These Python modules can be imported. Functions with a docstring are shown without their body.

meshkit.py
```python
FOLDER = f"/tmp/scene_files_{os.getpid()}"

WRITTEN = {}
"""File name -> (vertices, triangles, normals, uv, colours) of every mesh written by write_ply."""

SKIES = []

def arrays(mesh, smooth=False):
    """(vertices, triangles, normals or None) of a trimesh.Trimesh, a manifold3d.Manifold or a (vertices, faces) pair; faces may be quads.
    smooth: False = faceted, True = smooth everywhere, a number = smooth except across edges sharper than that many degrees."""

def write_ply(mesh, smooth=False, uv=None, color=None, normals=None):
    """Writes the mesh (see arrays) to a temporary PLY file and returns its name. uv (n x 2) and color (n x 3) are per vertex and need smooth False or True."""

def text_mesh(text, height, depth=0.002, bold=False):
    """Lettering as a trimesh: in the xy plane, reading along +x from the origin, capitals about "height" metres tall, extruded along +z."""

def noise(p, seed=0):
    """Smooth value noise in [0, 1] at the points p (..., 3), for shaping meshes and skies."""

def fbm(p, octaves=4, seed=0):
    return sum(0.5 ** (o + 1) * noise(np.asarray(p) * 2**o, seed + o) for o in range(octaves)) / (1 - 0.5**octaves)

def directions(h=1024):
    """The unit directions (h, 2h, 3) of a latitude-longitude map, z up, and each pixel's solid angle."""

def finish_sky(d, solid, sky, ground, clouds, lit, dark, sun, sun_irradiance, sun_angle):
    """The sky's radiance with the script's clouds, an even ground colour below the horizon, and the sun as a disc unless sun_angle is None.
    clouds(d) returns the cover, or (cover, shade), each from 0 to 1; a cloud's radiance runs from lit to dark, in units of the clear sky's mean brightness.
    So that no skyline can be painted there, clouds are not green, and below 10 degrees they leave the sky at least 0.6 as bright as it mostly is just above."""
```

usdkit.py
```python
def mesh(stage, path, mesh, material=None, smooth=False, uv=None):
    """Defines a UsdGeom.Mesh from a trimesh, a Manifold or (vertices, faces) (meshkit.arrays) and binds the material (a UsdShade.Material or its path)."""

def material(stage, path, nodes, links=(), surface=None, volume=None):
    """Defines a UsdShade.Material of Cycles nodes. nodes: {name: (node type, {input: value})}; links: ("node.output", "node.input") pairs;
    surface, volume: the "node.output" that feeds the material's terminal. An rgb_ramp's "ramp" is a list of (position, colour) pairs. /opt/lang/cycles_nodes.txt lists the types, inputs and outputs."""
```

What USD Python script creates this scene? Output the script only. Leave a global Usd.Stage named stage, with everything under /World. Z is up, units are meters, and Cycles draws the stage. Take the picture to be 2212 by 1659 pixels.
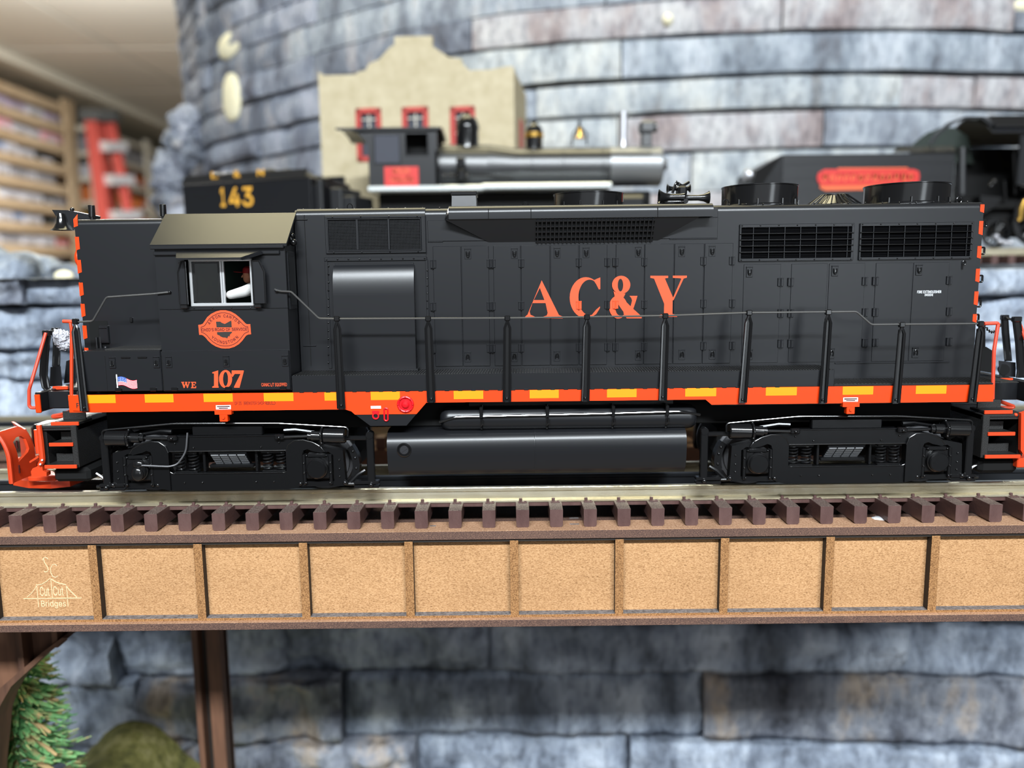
import math, random, numpy as np, trimesh, usdkit, meshkit
from shapely.geometry import Polygon, Point, MultiPolygon, box as sbox
from shapely.ops import unary_union
from shapely import affinity
from pxr import Usd, UsdGeom, UsdLux, UsdShade, Sdf, Gf

stage = Usd.Stage.CreateInMemory()
UsdGeom.SetStageUpAxis(stage, UsdGeom.Tokens.z)
UsdGeom.SetStageMetersPerUnit(stage, 1.0)
UsdGeom.Xform.Define(stage, '/World')
random.seed(7)
rng = np.random.default_rng(7)
MM = 0.001

# ---------------------------------------------------------------- camera (all lengths of the model in mm, written to the stage in metres)
F_PX, PITCH, ROLL = 1700.0, 0.1365, -0.0113
CAM = np.array([0.0, -303.7, 77.75])
_fwd = np.array([0, math.cos(PITCH), -math.sin(PITCH)])
_r0 = np.array([1.0, 0, 0]); _u0 = np.cross(_r0, _fwd)
_right = math.cos(ROLL) * _r0 + math.sin(ROLL) * _u0
_up = -math.sin(ROLL) * _r0 + math.cos(ROLL) * _u0
cam = UsdGeom.Camera.Define(stage, '/World/camera')
m = Gf.Matrix4d(1)
for i, a in enumerate((_right, _up, -_fwd)):
    m.SetRow(i, Gf.Vec4d(*a, 0))
m.SetRow(3, Gf.Vec4d(*(CAM * MM), 1))
cam.AddTransformOp().Set(m)
cam.CreateHorizontalApertureAttr(36.0)
cam.CreateVerticalApertureAttr(27.0)
cam.CreateFocalLengthAttr(36.0 * F_PX / 2212)
cam.CreateClippingRangeAttr(Gf.Vec2f(0.01, 100))
cam.CreateFStopAttr(36.0 * F_PX / 2212 / 3.85)
cam.CreateFocusDistanceAttr(0.276)
cam.CreateExposureAttr(0.0)

# ---------------------------------------------------------------- light: the shop's even interior light and its ceiling fixtures, plus added fill lamps
dome = UsdLux.DomeLight.Define(stage, '/World/room_light')
dome.CreateIntensityAttr(0.02); dome.CreateColorAttr(Gf.Vec3f(1.0, 0.98, 0.95))

def rect(name, loc, size, power, color, rot=(0, 0, 0)):
    l = UsdLux.RectLight.Define(stage, '/World/' + name)
    l.CreateWidthAttr(size[0]); l.CreateHeightAttr(size[1])
    l.CreateIntensityAttr(power); l.CreateColorAttr(Gf.Vec3f(*color))
    l.AddTranslateOp().Set(Gf.Vec3d(*loc)); l.AddRotateXYZOp().Set(Gf.Vec3f(*rot))
    return l
rect('ceiling_light', (0.05, -1.62, 1.22), (1.6, 0.16), 128, (0.88, 0.95, 1.0), (38, 0, 0))
rect('ceiling_light_001', (-0.10, 0.52, 1.22), (1.0, 0.75), 6.5, (1.0, 0.90, 0.56))
rect('ceiling_light_002', (-1.2, 3.0, 1.22), (1.2, 0.6), 26, (1.0, 0.98, 0.93))
rect('shop_window', (0.6, -3.2, 0.62), (5.0, 1.5), 0.42, (0.90, 0.95, 1.0), (90, 0, 0))
rect('shop_window_001', (1.25, -2.9, 0.20), (0.6, 0.8), 4.5, (0.86, 0.94, 1.0), (90, 0, 15))
for i, (x, y) in enumerate(((-1.0, 1.9), (-1.6, 2.4))):
    l = UsdLux.SphereLight.Define(stage, f'/World/ceiling_fill_light_{i:03d}'); l.CreateRadiusAttr(0.09); l.CreateIntensityAttr(170); l.CreateColorAttr(Gf.Vec3f(1.0, 0.98, 0.94)); l.AddTranslateOp().Set(Gf.Vec3d(x, y, 0.98))  # added unseen lamps that brighten the ceiling and shelves

# ---------------------------------------------------------------- pixel <-> place, used to read sizes off the photograph once a depth is known
def ray(px, py): return _fwd + _right * (px - 1106) / F_PX + _up * (829.5 - py) / F_PX
def P(px, py, Y):
    q = ray(px, py); return CAM + q * ((Y - CAM[1]) / q[1])
def Zp(px, py, Y): return P(px, py, Y)[2]
def proj(v):
    w = np.asarray(v, float) - CAM; c = w @ _fwd
    return 1106 + F_PX * (w @ _right) / c, 829.5 - F_PX * (w @ _up) / c
def X(px, Y, z):
    a, b = 0.0, 10.0
    for _ in range(4):
        fa, fb = proj((a, Y, z))[0], proj((b, Y, z))[0]
        a, b = b, b + (px - fb) * (b - a) / (fb - fa) if abs(fb - fa) > 1e-9 else b
    return b

# ---------------------------------------------------------------- shapes: every builder returns (vertices, triangles) in mm
_h = trimesh.convex.convex_hull(np.array([[sx * (1 - .2 * (k != 0)), sy * (1 - .2 * (k != 1)), sz * (1 - .2 * (k != 2))] for sx in (-1, 1) for sy in (-1, 1) for sz in (-1, 1) for k in range(3)]))
_hv, _hf = np.array(_h.vertices), np.array(_h.faces)
_hs = np.sign(_hv); _hin = np.abs(_hv) < 0.9
_q = np.array([[-1, -1, -1], [1, -1, -1], [1, 1, -1], [-1, 1, -1], [-1, -1, 1], [1, -1, 1], [1, 1, 1], [-1, 1, 1]], float)
_qf = np.array([[0, 2, 1], [0, 3, 2], [4, 5, 6], [4, 6, 7], [0, 1, 5], [0, 5, 4], [1, 2, 6], [1, 6, 5], [2, 3, 7], [2, 7, 6], [3, 0, 4], [3, 4, 7]])
def box(x0, x1, y0, y1, z0, z1, b=0.0):
    c = np.array([x0 + x1, y0 + y1, z0 + z1]) / 2; h = np.abs(np.array([x1 - x0, y1 - y0, z1 - z0])) / 2
    if b <= 0: return c + _q * h, _qf
    b = min(b, 0.45 * h.min()); return c + _hs * (h - b * _hin), _hf
def cat(*gs):
    gs = [g for x in gs for g in (x if isinstance(x, list) else [x])]
    n, vs, fs = 0, [], []
    for v, f in gs:
        vs.append(v); fs.append(np.asarray(f) + n); n += len(v)
    return np.vstack(vs), np.vstack(fs)
def flip_if(v, f, neg): return v, (f[:, ::-1] if neg else f)
def prism(poly, a, b, plane='xz'):
    """a shapely polygon or outline drawn in a plane and extruded along the third axis from a to b"""
    if not hasattr(poly, 'geom_type'): poly = Polygon(poly)
    if not poly.is_valid: poly = poly.buffer(0)
    out = []
    for g in getattr(poly, 'geoms', [poly]):
        if g.geom_type != 'Polygon' or g.area < 1e-6: continue
        t = trimesh.creation.extrude_polygon(g, abs(b - a), engine='earcut')
        v, f = np.array(t.vertices), np.array(t.faces); v[:, 2] += min(a, b)
        if plane == 'xz': v, f = v[:, [0, 2, 1]], f[:, ::-1]
        elif plane == 'yz': v = v[:, [2, 0, 1]]
        out.append((v, f))
    return cat(*out)
def frame_of(d):
    d = d / np.linalg.norm(d); a = np.array([0, 0, 1.0]) if abs(d[2]) < .9 else np.array([1.0, 0, 0])
    u = np.cross(a, d); u /= np.linalg.norm(u); return u, np.cross(d, u)
def cyl(p0, p1, r0, r1=None, n=20, bev=0.0):
    p0, p1 = np.array(p0, float), np.array(p1, float); r1 = r0 if r1 is None else r1
    L = np.linalg.norm(p1 - p0)
    prof = [(0, 0), (max(r0 - bev, 0), 0)] + ([(r0, bev)] if bev else []) + ([(r1, L - bev)] if bev else []) + [(max(r1 - bev, 0), L), (0, L)]
    return lathe(prof, p0, p1 - p0, n)
def lathe(prof, p0, d, n=24):
    """prof: (radius, distance along d) pairs"""
    p0, d = np.array(p0, float), np.array(d, float); d = d / np.linalg.norm(d); u, w = frame_of(d)
    t = np.arange(n) * 2 * math.pi / n; ring = np.cos(t)[:, None] * u + np.sin(t)[:, None] * w
    v = np.vstack([p0 + d * h + ring * r for r, h in prof]); f = []
    for i in range(len(prof) - 1):
        for k in range(n):
            a, b = i * n + k, i * n + (k + 1) % n
            f += [(a, b, b + n), (a, b + n, a + n)]
    return v, np.array(f)
def tube(path, r, n=8, closed=False):
    p = np.array(path, float); m = len(p); v = []
    tan = np.zeros_like(p)
    for i in range(m):
        a, b = (p[i - 1], p[(i + 1) % m]) if closed else (p[max(i - 1, 0)], p[min(i + 1, m - 1)])
        tan[i] = (b - a) / max(np.linalg.norm(b - a), 1e-9)
    u = frame_of(tan[0])[0]; rr = np.broadcast_to(r, (m,)); t = np.arange(n) * 2 * math.pi / n
    for i in range(m):
        u = u - tan[i] * (u @ tan[i]); u /= max(np.linalg.norm(u), 1e-9); w = np.cross(tan[i], u)
        v.append(p[i] + rr[i] * (np.cos(t)[:, None] * u + np.sin(t)[:, None] * w))
    v = np.vstack(v); f = []
    for i in range(m if closed else m - 1):
        for k in range(n):
            a, b = i * n + k, i * n + (k + 1) % n; c, d = (a + n) % (m * n), (b + n) % (m * n)
            f += [(a, b, d), (a, d, c)]
    if not closed:
        f += [(0, k + 1, k) for k in range(1, n - 1)] + [((m - 1) * n, (m - 1) * n + k, (m - 1) * n + k + 1) for k in range(1, n - 1)]
    return v, np.array(f)
def rounded(path, r, seg=4):
    """a polyline with its corners rounded"""
    p = [np.array(q, float) for q in path]; out = [p[0]]
    for i in range(1, len(p) - 1):
        a, b = p[i - 1] - p[i], p[i + 1] - p[i]; la, lb = np.linalg.norm(a), np.linalg.norm(b); k = min(r, la * .45, lb * .45)
        A, B = p[i] + a / la * k, p[i] + b / lb * k
        for t in np.linspace(0, 1, seg + 1): out.append((1 - t) ** 2 * A + 2 * t * (1 - t) * p[i] + t * t * B)
    return out + [p[-1]]
def ball(c, r, sub=2, s=(1, 1, 1)):
    t = trimesh.creation.icosphere(sub, 1.0); return np.array(t.vertices) * r * np.array(s) + np.array(c, float), np.array(t.faces)
def hull(pts):
    t = trimesh.convex.convex_hull(np.array(pts, float)); return np.array(t.vertices), np.array(t.faces)
def xf(g, R=None, t=(0, 0, 0)):
    v = g[0] if R is None else g[0] @ np.asarray(R).T; return v + np.array(t, float), g[1]
def rot(axis, deg):
    return trimesh.transformations.rotation_matrix(math.radians(deg), axis)[:3, :3]
def mirror_x(g, c=0.0):
    v = g[0].copy(); v[:, 0] = 2 * c - v[:, 0]; return v, g[1][:, ::-1]
def grid(fn, nu, nv):
    """a sheet from fn(u, v) with u, v in 0..1"""
    uu, vv = np.meshgrid(np.linspace(0, 1, nu), np.linspace(0, 1, nv), indexing='ij')
    v = np.array([fn(a, b) for a, b in zip(uu.ravel(), vv.ravel())], float); f = []
    for i in range(nu - 1):
        for j in range(nv - 1):
            a = i * nv + j; f += [(a, a + nv, a + nv + 1), (a, a + nv + 1, a + 1)]
    return v, np.array(f)
def text(s, h, depth=.08, bold=True, width=None):
    """lettering standing in the xz plane, facing -y, left foot at the origin"""
    t = meshkit.text_mesh(s, h, depth, bold); v, f = np.array(t.vertices), np.array(t.faces)
    if width: v[:, 0] *= width / (v[:, 0].max() - v[:, 0].min())
    v[:, 0] -= v[:, 0].min()
    return np.stack([v[:, 0], -v[:, 2], v[:, 1]], 1), f
def ell(cx, cy, rx, ry, n=40): return affinity.scale(Point(cx, cy).buffer(1, n // 4), rx, ry)

# ---------------------------------------------------------------- materials
LOOKS = '/World/Looks'
def lin(r, g, b): return tuple((c / 255 / 12.92) if c <= 10 else ((c / 255 + .055) / 1.055) ** 2.4 for c in (r, g, b))
def mat(name, col, rough=.5, metal=0., spec=.5, vary=None, bump=None, coat=0., stretch=(1, 1, 1), extra=None):
    """vary: list of (noise scale per metre, detail, [(position, colour)...], mix amount); bump: (scale, detail, strength, distance in m)"""
    n = {'p': ('principled_bsdf', {'base_color': col, 'roughness': rough, 'metallic': metal, 'specular_ior_level': spec, 'coat_weight': coat, 'coat_roughness': .12})}
    L = []; src = None
    if vary or bump:
        n['g'] = ('geometry', {}); n['m'] = ('mapping', {'scale': stretch}); L.append(('g.position', 'm.vector'))
    for i, (sc, det, ramp, amt) in enumerate(vary or []):
        n[f'n{i}'] = ('noise_texture', {'scale': sc, 'detail': det, 'roughness': .6}); L.append(('m.vector', f'n{i}.vector'))
        n[f'r{i}'] = ('rgb_ramp', {'ramp': ramp}); L.append((f'n{i}.fac', f'r{i}.fac'))
        if src is None: src = f'r{i}.color'
        else:
            n[f'x{i}'] = ('mix', {'mix_type': 'multiply', 'fac': amt}); L += [(src, f'x{i}.color1'), (f'r{i}.color', f'x{i}.color2')]; src = f'x{i}.color'
    if src: L.append((src, 'p.base_color'))
    if bump:
        n['bn'] = ('noise_texture', {'scale': bump[0], 'detail': bump[1], 'roughness': .6}); n['b'] = ('bump', {'strength': bump[2], 'distance': bump[3]})
        L += [('m.vector', 'bn.vector'), ('bn.fac', 'b.height'), ('b.normal', 'p.normal')]
    return usdkit.material(stage, f'{LOOKS}/{name}', n, L, surface='p.BSDF')
def sc(c, k): return tuple(x * k for x in c)
BLK = (.0092, .0097, .0114)
M = {}
M['black'] = mat('black_satin', BLK, .33, spec=.5, bump=(6000, 2, .04, .0002))
M['roofblack'] = mat('black_roof', BLK, .24, spec=.5, bump=(6000, 2, .06, .0002))
M['gloss'] = mat('black_gloss', (.007, .007, .0075), .17, spec=.7)
M['wire'] = mat('black_wire', (.09, .088, .085), .28, metal=.4, spec=.8)
M['truck'] = mat('black_truck', (.0042, .0043, .0048), .26, spec=.5, bump=(4000, 3, .08, .0002))
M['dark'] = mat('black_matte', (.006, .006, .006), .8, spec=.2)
M['tread'] = mat('black_tread', (.014, .0135, .013), .5, spec=.5, bump=(2500, 3, .4, .0003))
M['wheel'] = mat('grey_wheel', (.09, .09, .095), .45, metal=.3)
M['orange'] = mat('orange_sill', lin(226, 60, 0), .42)
M['orange2'] = mat('orange_emblem', lin(226, 80, 38), .5)
M['plow'] = mat('orange_plow', lin(206, 62, 22), .45)
M['yellow'] = mat('yellow_block', lin(226, 146, 0), .45)
M['red'] = mat('red_fitting', lin(214, 18, 30), .35)
M['redorange'] = mat('red_orange_wire', lin(218, 70, 46), .4)
M['white'] = mat('white_print', (.75, .77, .80), .5)
M['ink'] = mat('black_print', (.02, .015, .012), .6)
M['maroon'] = mat('dark_red_print', lin(70, 8, 4), .6)
M['chrome'] = mat('bright_window_frame', (.80, .81, .82), .32, metal=.7)
M['darkmetal'] = mat('dark_cap', (.05, .05, .055), .3, metal=.5)
M['greenwall'] = mat('cab_interior_green', (.020, .045, .030), .6)
M['shirt'] = mat('white_shirt', (.56, .55, .53), .8, spec=.2)
M['void'] = mat('radiator_shade_black', (.0025, .0025, .003), .9, spec=.05)  # near-black colour holds the shade inside the radiator openings
M['skin'] = mat('skin', lin(196, 130, 98), .6)
M['redcap'] = mat('red_cap', lin(150, 22, 26), .6)
M['bluecanton'] = mat('flag_blue', lin(58, 92, 170), .5)
M['flagred'] = mat('flag_red', lin(190, 40, 60), .5)
M['crumple'] = mat('clear_crumpled_film', (.72, .72, .78), .15, spec=.9, bump=(900, 4, 1.0, .002))
M['rail'] = mat('nickel_silver_rail', lin(204, 196, 172), .24, metal=.7, vary=[(9, 3, [(.3, lin(178, 166, 132)), (.7, lin(208, 201, 180))], 1)], bump=(300, 4, .25, .0004), stretch=(1, 30, 30))
M['darkrail'] = mat('blackened_rail', (.028, .031, .036), .42, metal=.6)
M['tie'] = mat('brown_tie_plastic', lin(86, 62, 58), .42, vary=[(90, 2, [(.3, lin(78, 55, 52)), (.7, lin(92, 68, 64))], 1)], bump=(900, 3, .25, .0004), stretch=(3, .5, 1))
M['tietop'] = mat('tie_top_grain', lin(132, 112, 104), .5, vary=[(2400, 3, [(.35, lin(66, 49, 46)), (.62, lin(124, 107, 100))], 1)], bump=(2400, 3, .6, .0004), stretch=(1.6, .3, 1))
MDF = [(2600, 5, [(.26, lin(112, 80, 50)), (.42, lin(176, 132, 90)), (.58, lin(198, 154, 110)), (.75, lin(212, 170, 128))], 1), (60, 3, [(.3, (.82, .80, .78)), (.7, (1, 1, 1))], .8)]
M['mdf'] = mat('hardboard_web', lin(224, 172, 112), .75, spec=.2, vary=MDF, bump=(2600, 5, .35, .0004), stretch=(.55, 1, 1.1))
M['mdfrib'] = mat('hardboard_rib', lin(170, 120, 74), .75, spec=.2, vary=[(2600, 4, [(.33, lin(98, 66, 40)), (.5, lin(150, 108, 68)), (.7, lin(178, 134, 90))], 1)], bump=(1600, 4, .35, .0004))
M['mdfedge'] = mat('laser_burnt_edge', lin(112, 82, 66), .7, spec=.25, vary=[(4200, 4, [(.34, lin(66, 50, 46)), (.56, lin(108, 82, 70)), (.74, lin(168, 130, 104))], 1), (70, 3, [(.3, (.72, .72, .78)), (.7, (1, 1, 1))], .8)], stretch=(.5, 1, 1.6))
M['mdftop'] = mat('hardboard_top', lin(214, 168, 130), .75, spec=.2, vary=[(1500, 4, [(.3, lin(140, 102, 76)), (.5, lin(178, 138, 108)), (.7, lin(200, 164, 134))], 1), (45, 3, [(.32, (.78, .76, .74)), (.6, (1, 1, 1))], .8)])
M['char'] = mat('charred_edge_and_shade', (.018, .014, .011), .7)  # charred edges, and the painted shade strip under the top flange
M['greychar'] = mat('grey_charred_lip', lin(104, 100, 100), .7, vary=[(900, 3, [(.35, lin(80, 77, 78)), (.65, lin(128, 124, 124))], 1)])
M['etch'] = mat('etched_light_lines', lin(238, 202, 158), .8)
M['pier'] = mat('brown_stained_pier', lin(96, 66, 50), .6, vary=[(120, 4, [(.3, lin(66, 44, 34)), (.7, lin(112, 78, 58))], 1)], stretch=(1, 1, .15))
def stone_mat(name, a, b, c, d, k=1.0):
    return mat(name, a, .8, spec=.25, vary=[(26, 6, [(.28, sc(d, k)), (.42, sc(b, k)), (.52, sc(a, k)), (.62, sc(c, k)), (.72, sc(a, k))], 1), (160, 5, [(.30, (.45, .46, .5)), (.5, (.95, .96, 1)), (.7, (1.1, 1.1, 1.1))], .8)], bump=(140, 6, .9, .004), stretch=(1, 1, .45))
ST = [stone_mat('stone_grey', lin(172, 178, 184), lin(146, 152, 160), lin(198, 198, 198), lin(112, 112, 118)),
      stone_mat('stone_blue', lin(168, 175, 182), lin(142, 150, 158), lin(190, 195, 200), lin(108, 110, 116)),
      stone_mat('stone_pink', lin(182, 178, 178), lin(166, 154, 152), lin(200, 198, 196), lin(136, 122, 120)),
      stone_mat('stone_pale', lin(186, 190, 190), lin(160, 166, 170), lin(206, 206, 200), lin(128, 126, 124))]
ST += [stone_mat('stone_left_grey', lin(150, 156, 168), lin(122, 126, 138), lin(178, 180, 190), lin(88, 86, 94)), stone_mat('stone_left_dark', lin(138, 144, 154), lin(112, 116, 126), lin(170, 166, 168), lin(80, 78, 82))]
def rock_mat(name, a, b, c, d):
    return mat(name, a, .8, spec=.25, vary=[(22, 6, [(.30, d), (.42, b), (.52, a), (.64, c)], 1), (120, 5, [(.30, (.42, .43, .46)), (.48, (.9, .92, .96)), (.72, (1.2, 1.2, 1.2))], .9)], bump=(120, 6, 1.0, .005), stretch=(1.25, 1, .55))
SB = [rock_mat('rock_bluegrey', lin(154, 163, 176), lin(114, 122, 134), lin(192, 200, 210), lin(70, 74, 80)), rock_mat('rock_slate', lin(146, 154, 165), lin(108, 114, 124), lin(182, 188, 197), lin(66, 69, 75)),
      rock_mat('rock_rust', lin(146, 150, 158), lin(112, 116, 126), lin(186, 170, 154), lin(72, 72, 76))]
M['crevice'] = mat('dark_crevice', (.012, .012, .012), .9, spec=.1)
M['foam'] = mat('cream_foam', lin(240, 232, 200), .8, bump=(200, 4, .4, .003))
M['stucco'] = mat('tan_stucco', lin(190, 178, 150), .85, spec=.2, vary=[(120, 5, [(.3, lin(178, 165, 135)), (.7, lin(196, 184, 156))], 1)], bump=(500, 5, .5, .001))
M['redframe'] = mat('red_window_frame', lin(176, 56, 48), .6)
M['pane'] = mat('blue_grey_pane', lin(70, 72, 80), .15, spec=.6)
M['smokebox'] = mat('graphite_smokebox', (.22, .225, .23), .38, metal=.55)
M['boiler'] = mat('black_boiler', (.014, .015, .017), .38, spec=1.0)
M['brass'] = mat('brass_fitting', lin(214, 170, 84), .25, metal=.9)
M['silverpipe'] = mat('silver_board_edge', (.74, .78, .78), .3, metal=.5)
M['gold'] = mat('yellow_lettering', lin(214, 158, 56), .5)
M['plaque'] = mat('red_plaque', lin(196, 40, 34), .5)
M['plaqtext'] = mat('plaque_lettering', lin(214, 96, 52), .5)
M['padgrey'] = mat('grey_pad_blocks', (.20, .205, .215), .4, bump=(3000, 3, .5, .0003))
M['coal'] = mat('coal_load', (.012, .012, .012), .5, bump=(200, 4, 1, .004))
M['greenroof'] = mat('dark_green_inside', (.006, .014, .009), .6)
M['ceil'] = mat('ceiling_tile', lin(214, 211, 202), .9, spec=.1, bump=(60, 4, .2, .004))
M['ceilgrid'] = mat('ceiling_grid', lin(170, 166, 150), .7)
M['wood'] = mat('pine_shelf', lin(186, 162, 130), .7, vary=[(3, 4, [(.3, lin(170, 146, 114)), (.7, lin(198, 176, 146))], 1)])
M['whitepaint'] = mat('white_shelf_paint', lin(214, 208, 192), .6)
M['shop'] = mat('shop_wall', lin(150, 146, 132), .9)
M['brownwall'] = mat('brown_far_wall', lin(104, 76, 58), .8)
M['floor'] = mat('shop_floor', lin(120, 112, 104), .7)
M['ladder'] = mat('red_fibreglass', lin(158, 62, 54), .5)
M['alum'] = mat('aluminium_step', (.62, .62, .66), .35, metal=.7)
BOXC = [('white', 205, 206, 214), ('grey', 150, 150, 156), ('pink', 214, 158, 168), ('lilac', 186, 172, 196), ('red', 206, 96, 86), ('orange', 214, 120, 62), ('dark', 60, 62, 62), ('cream', 220, 214, 196), ('blue', 140, 160, 196), ('yellow', 218, 172, 70)]
for nm, *c in BOXC: M['box_' + nm] = mat('carton_' + nm, lin(*c), .6)
M['needle'] = mat('green_needles', lin(96, 150, 92), .7, vary=[(160, 3, [(.3, lin(58, 120, 66)), (.5, lin(112, 166, 104)), (.68, lin(186, 160, 112))], 1)])
M['twig'] = mat('tan_twig', lin(184, 156, 110), .8)
M['moss'] = mat('mossy_ground', lin(120, 116, 60), .9, vary=[(90, 5, [(.3, lin(62, 66, 34)), (.5, lin(128, 124, 66)), (.7, lin(168, 160, 110))], 1)], bump=(300, 5, 1, .003))
M['ballast'] = mat('grey_ballast', lin(110, 112, 112), .9, vary=[(400, 4, [(.3, lin(60, 60, 62)), (.7, lin(160, 158, 154))], 1)], bump=(500, 4, 1, .002))
M['glue'] = mat('dried_white_glue', (.78, .80, .84), .25, spec=.6)
pn = {'t': ('transparent_bsdf', {'color': (.93, .95, .95)}), 'g': ('glossy_bsdf', {'roughness': .02, 'color': (1, 1, 1)}), 'f': ('fresnel', {'IOR': 1.5}), 'x': ('mix_closure', {})}
M['glass'] = usdkit.material(stage, LOOKS + '/cab_glass', pn, [('f.fac', 'x.fac'), ('t.BSDF', 'x.closure1'), ('g.BSDF', 'x.closure2')], surface='x.closure')

# ---------------------------------------------------------------- things, parts and sub-parts
_used = {}
def fresh(parent, name):
    k = (parent, name); n = _used.get(k, 0); _used[k] = n + 1
    return f'{parent}/{name}' if n == 0 else f'{parent}/{name}_{n:03d}'
def keys(prim, **kw):
    for k, v in kw.items():
        if v: prim.SetCustomDataByKey(k, v)
class Thing:
    def __init__(s, name, label=None, cat=None, base=(0, 0, 0), group=None, kind=None):
        s.path = fresh('/World', name); s.base = np.array(base, float)
        x = UsdGeom.Xform.Define(stage, s.path); x.AddTranslateOp().Set(Gf.Vec3d(*(s.base * MM))); s.prim = x.GetPrim()
        keys(s.prim, label=label, category=cat, group=group, kind=kind)
    def part(s, name, g, m, parent=None, label=None, smooth=30, kind=None):
        g = cat(*g) if isinstance(g, list) else g
        path = fresh(parent or s.path, name)
        me = usdkit.mesh(stage, path, ((np.asarray(g[0]) - s.base) * MM, g[1]), M[m] if isinstance(m, str) else m, smooth=smooth)
        keys(me.GetPrim(), label=label, kind=kind)
        return path
def solo(name, g, m, label=None, cat_=None, group=None, kind=None, smooth=30):
    g = cat(*g) if isinstance(g, list) else g
    path = fresh('/World', name)
    me = usdkit.mesh(stage, path, (np.asarray(g[0]) * MM, g[1]), M[m] if isinstance(m, str) else m, smooth=smooth)
    keys(me.GetPrim(), label=label, category=cat_, group=group, kind=kind)
    return path

# ================================================================ the shop behind the layout
ZC, ZF = 1230.0, -1300.0
fl = Thing('floor', 'grey shop floor far below the layout', None, kind='structure')
fl.part('floor_slab', box(-3200, 3000, -2500, 9000, ZF - 40, ZF), 'floor')
ce = Thing('ceiling', 'off-white suspended ceiling of rectangular tiles', None, kind='structure')
ce.part('ceiling_grid', box(-3200, 3000, 300, 9000, ZC + 8, ZC + 40), 'ceilgrid')
for i in range(8):
    for j in range(8):
        x, y = -2580 + i * 610, 2000 + j * 915
        ce.part('ceiling_tile', box(x + 9, x + 601, y + 9, y + 906, ZC, ZC + 12, 3), 'ceil')
wl = Thing('wall_left', 'beige shop wall behind the shelves', None, kind='structure')
wl.part('wall_panel', box(-3060, -3000, 300, 9000, ZF, ZC), 'shop')
wb = Thing('wall_far', 'brown far wall of the shop under the ceiling', None, kind='structure')
wb.part('wall_panel', box(-3060, 3000, 8600, 8660, ZF, ZC), 'shop')
wb.part('brown_board', box(-3000, 3000, 8540, 8600, 620, 1100), 'brownwall')
bm = solo('trim_1', box(-3000, -2500, 2600, 9000, ZC - 60, ZC - 2, 4), 'whitepaint', 'white cornice over the shelves along the left wall', None, kind='structure')

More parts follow.
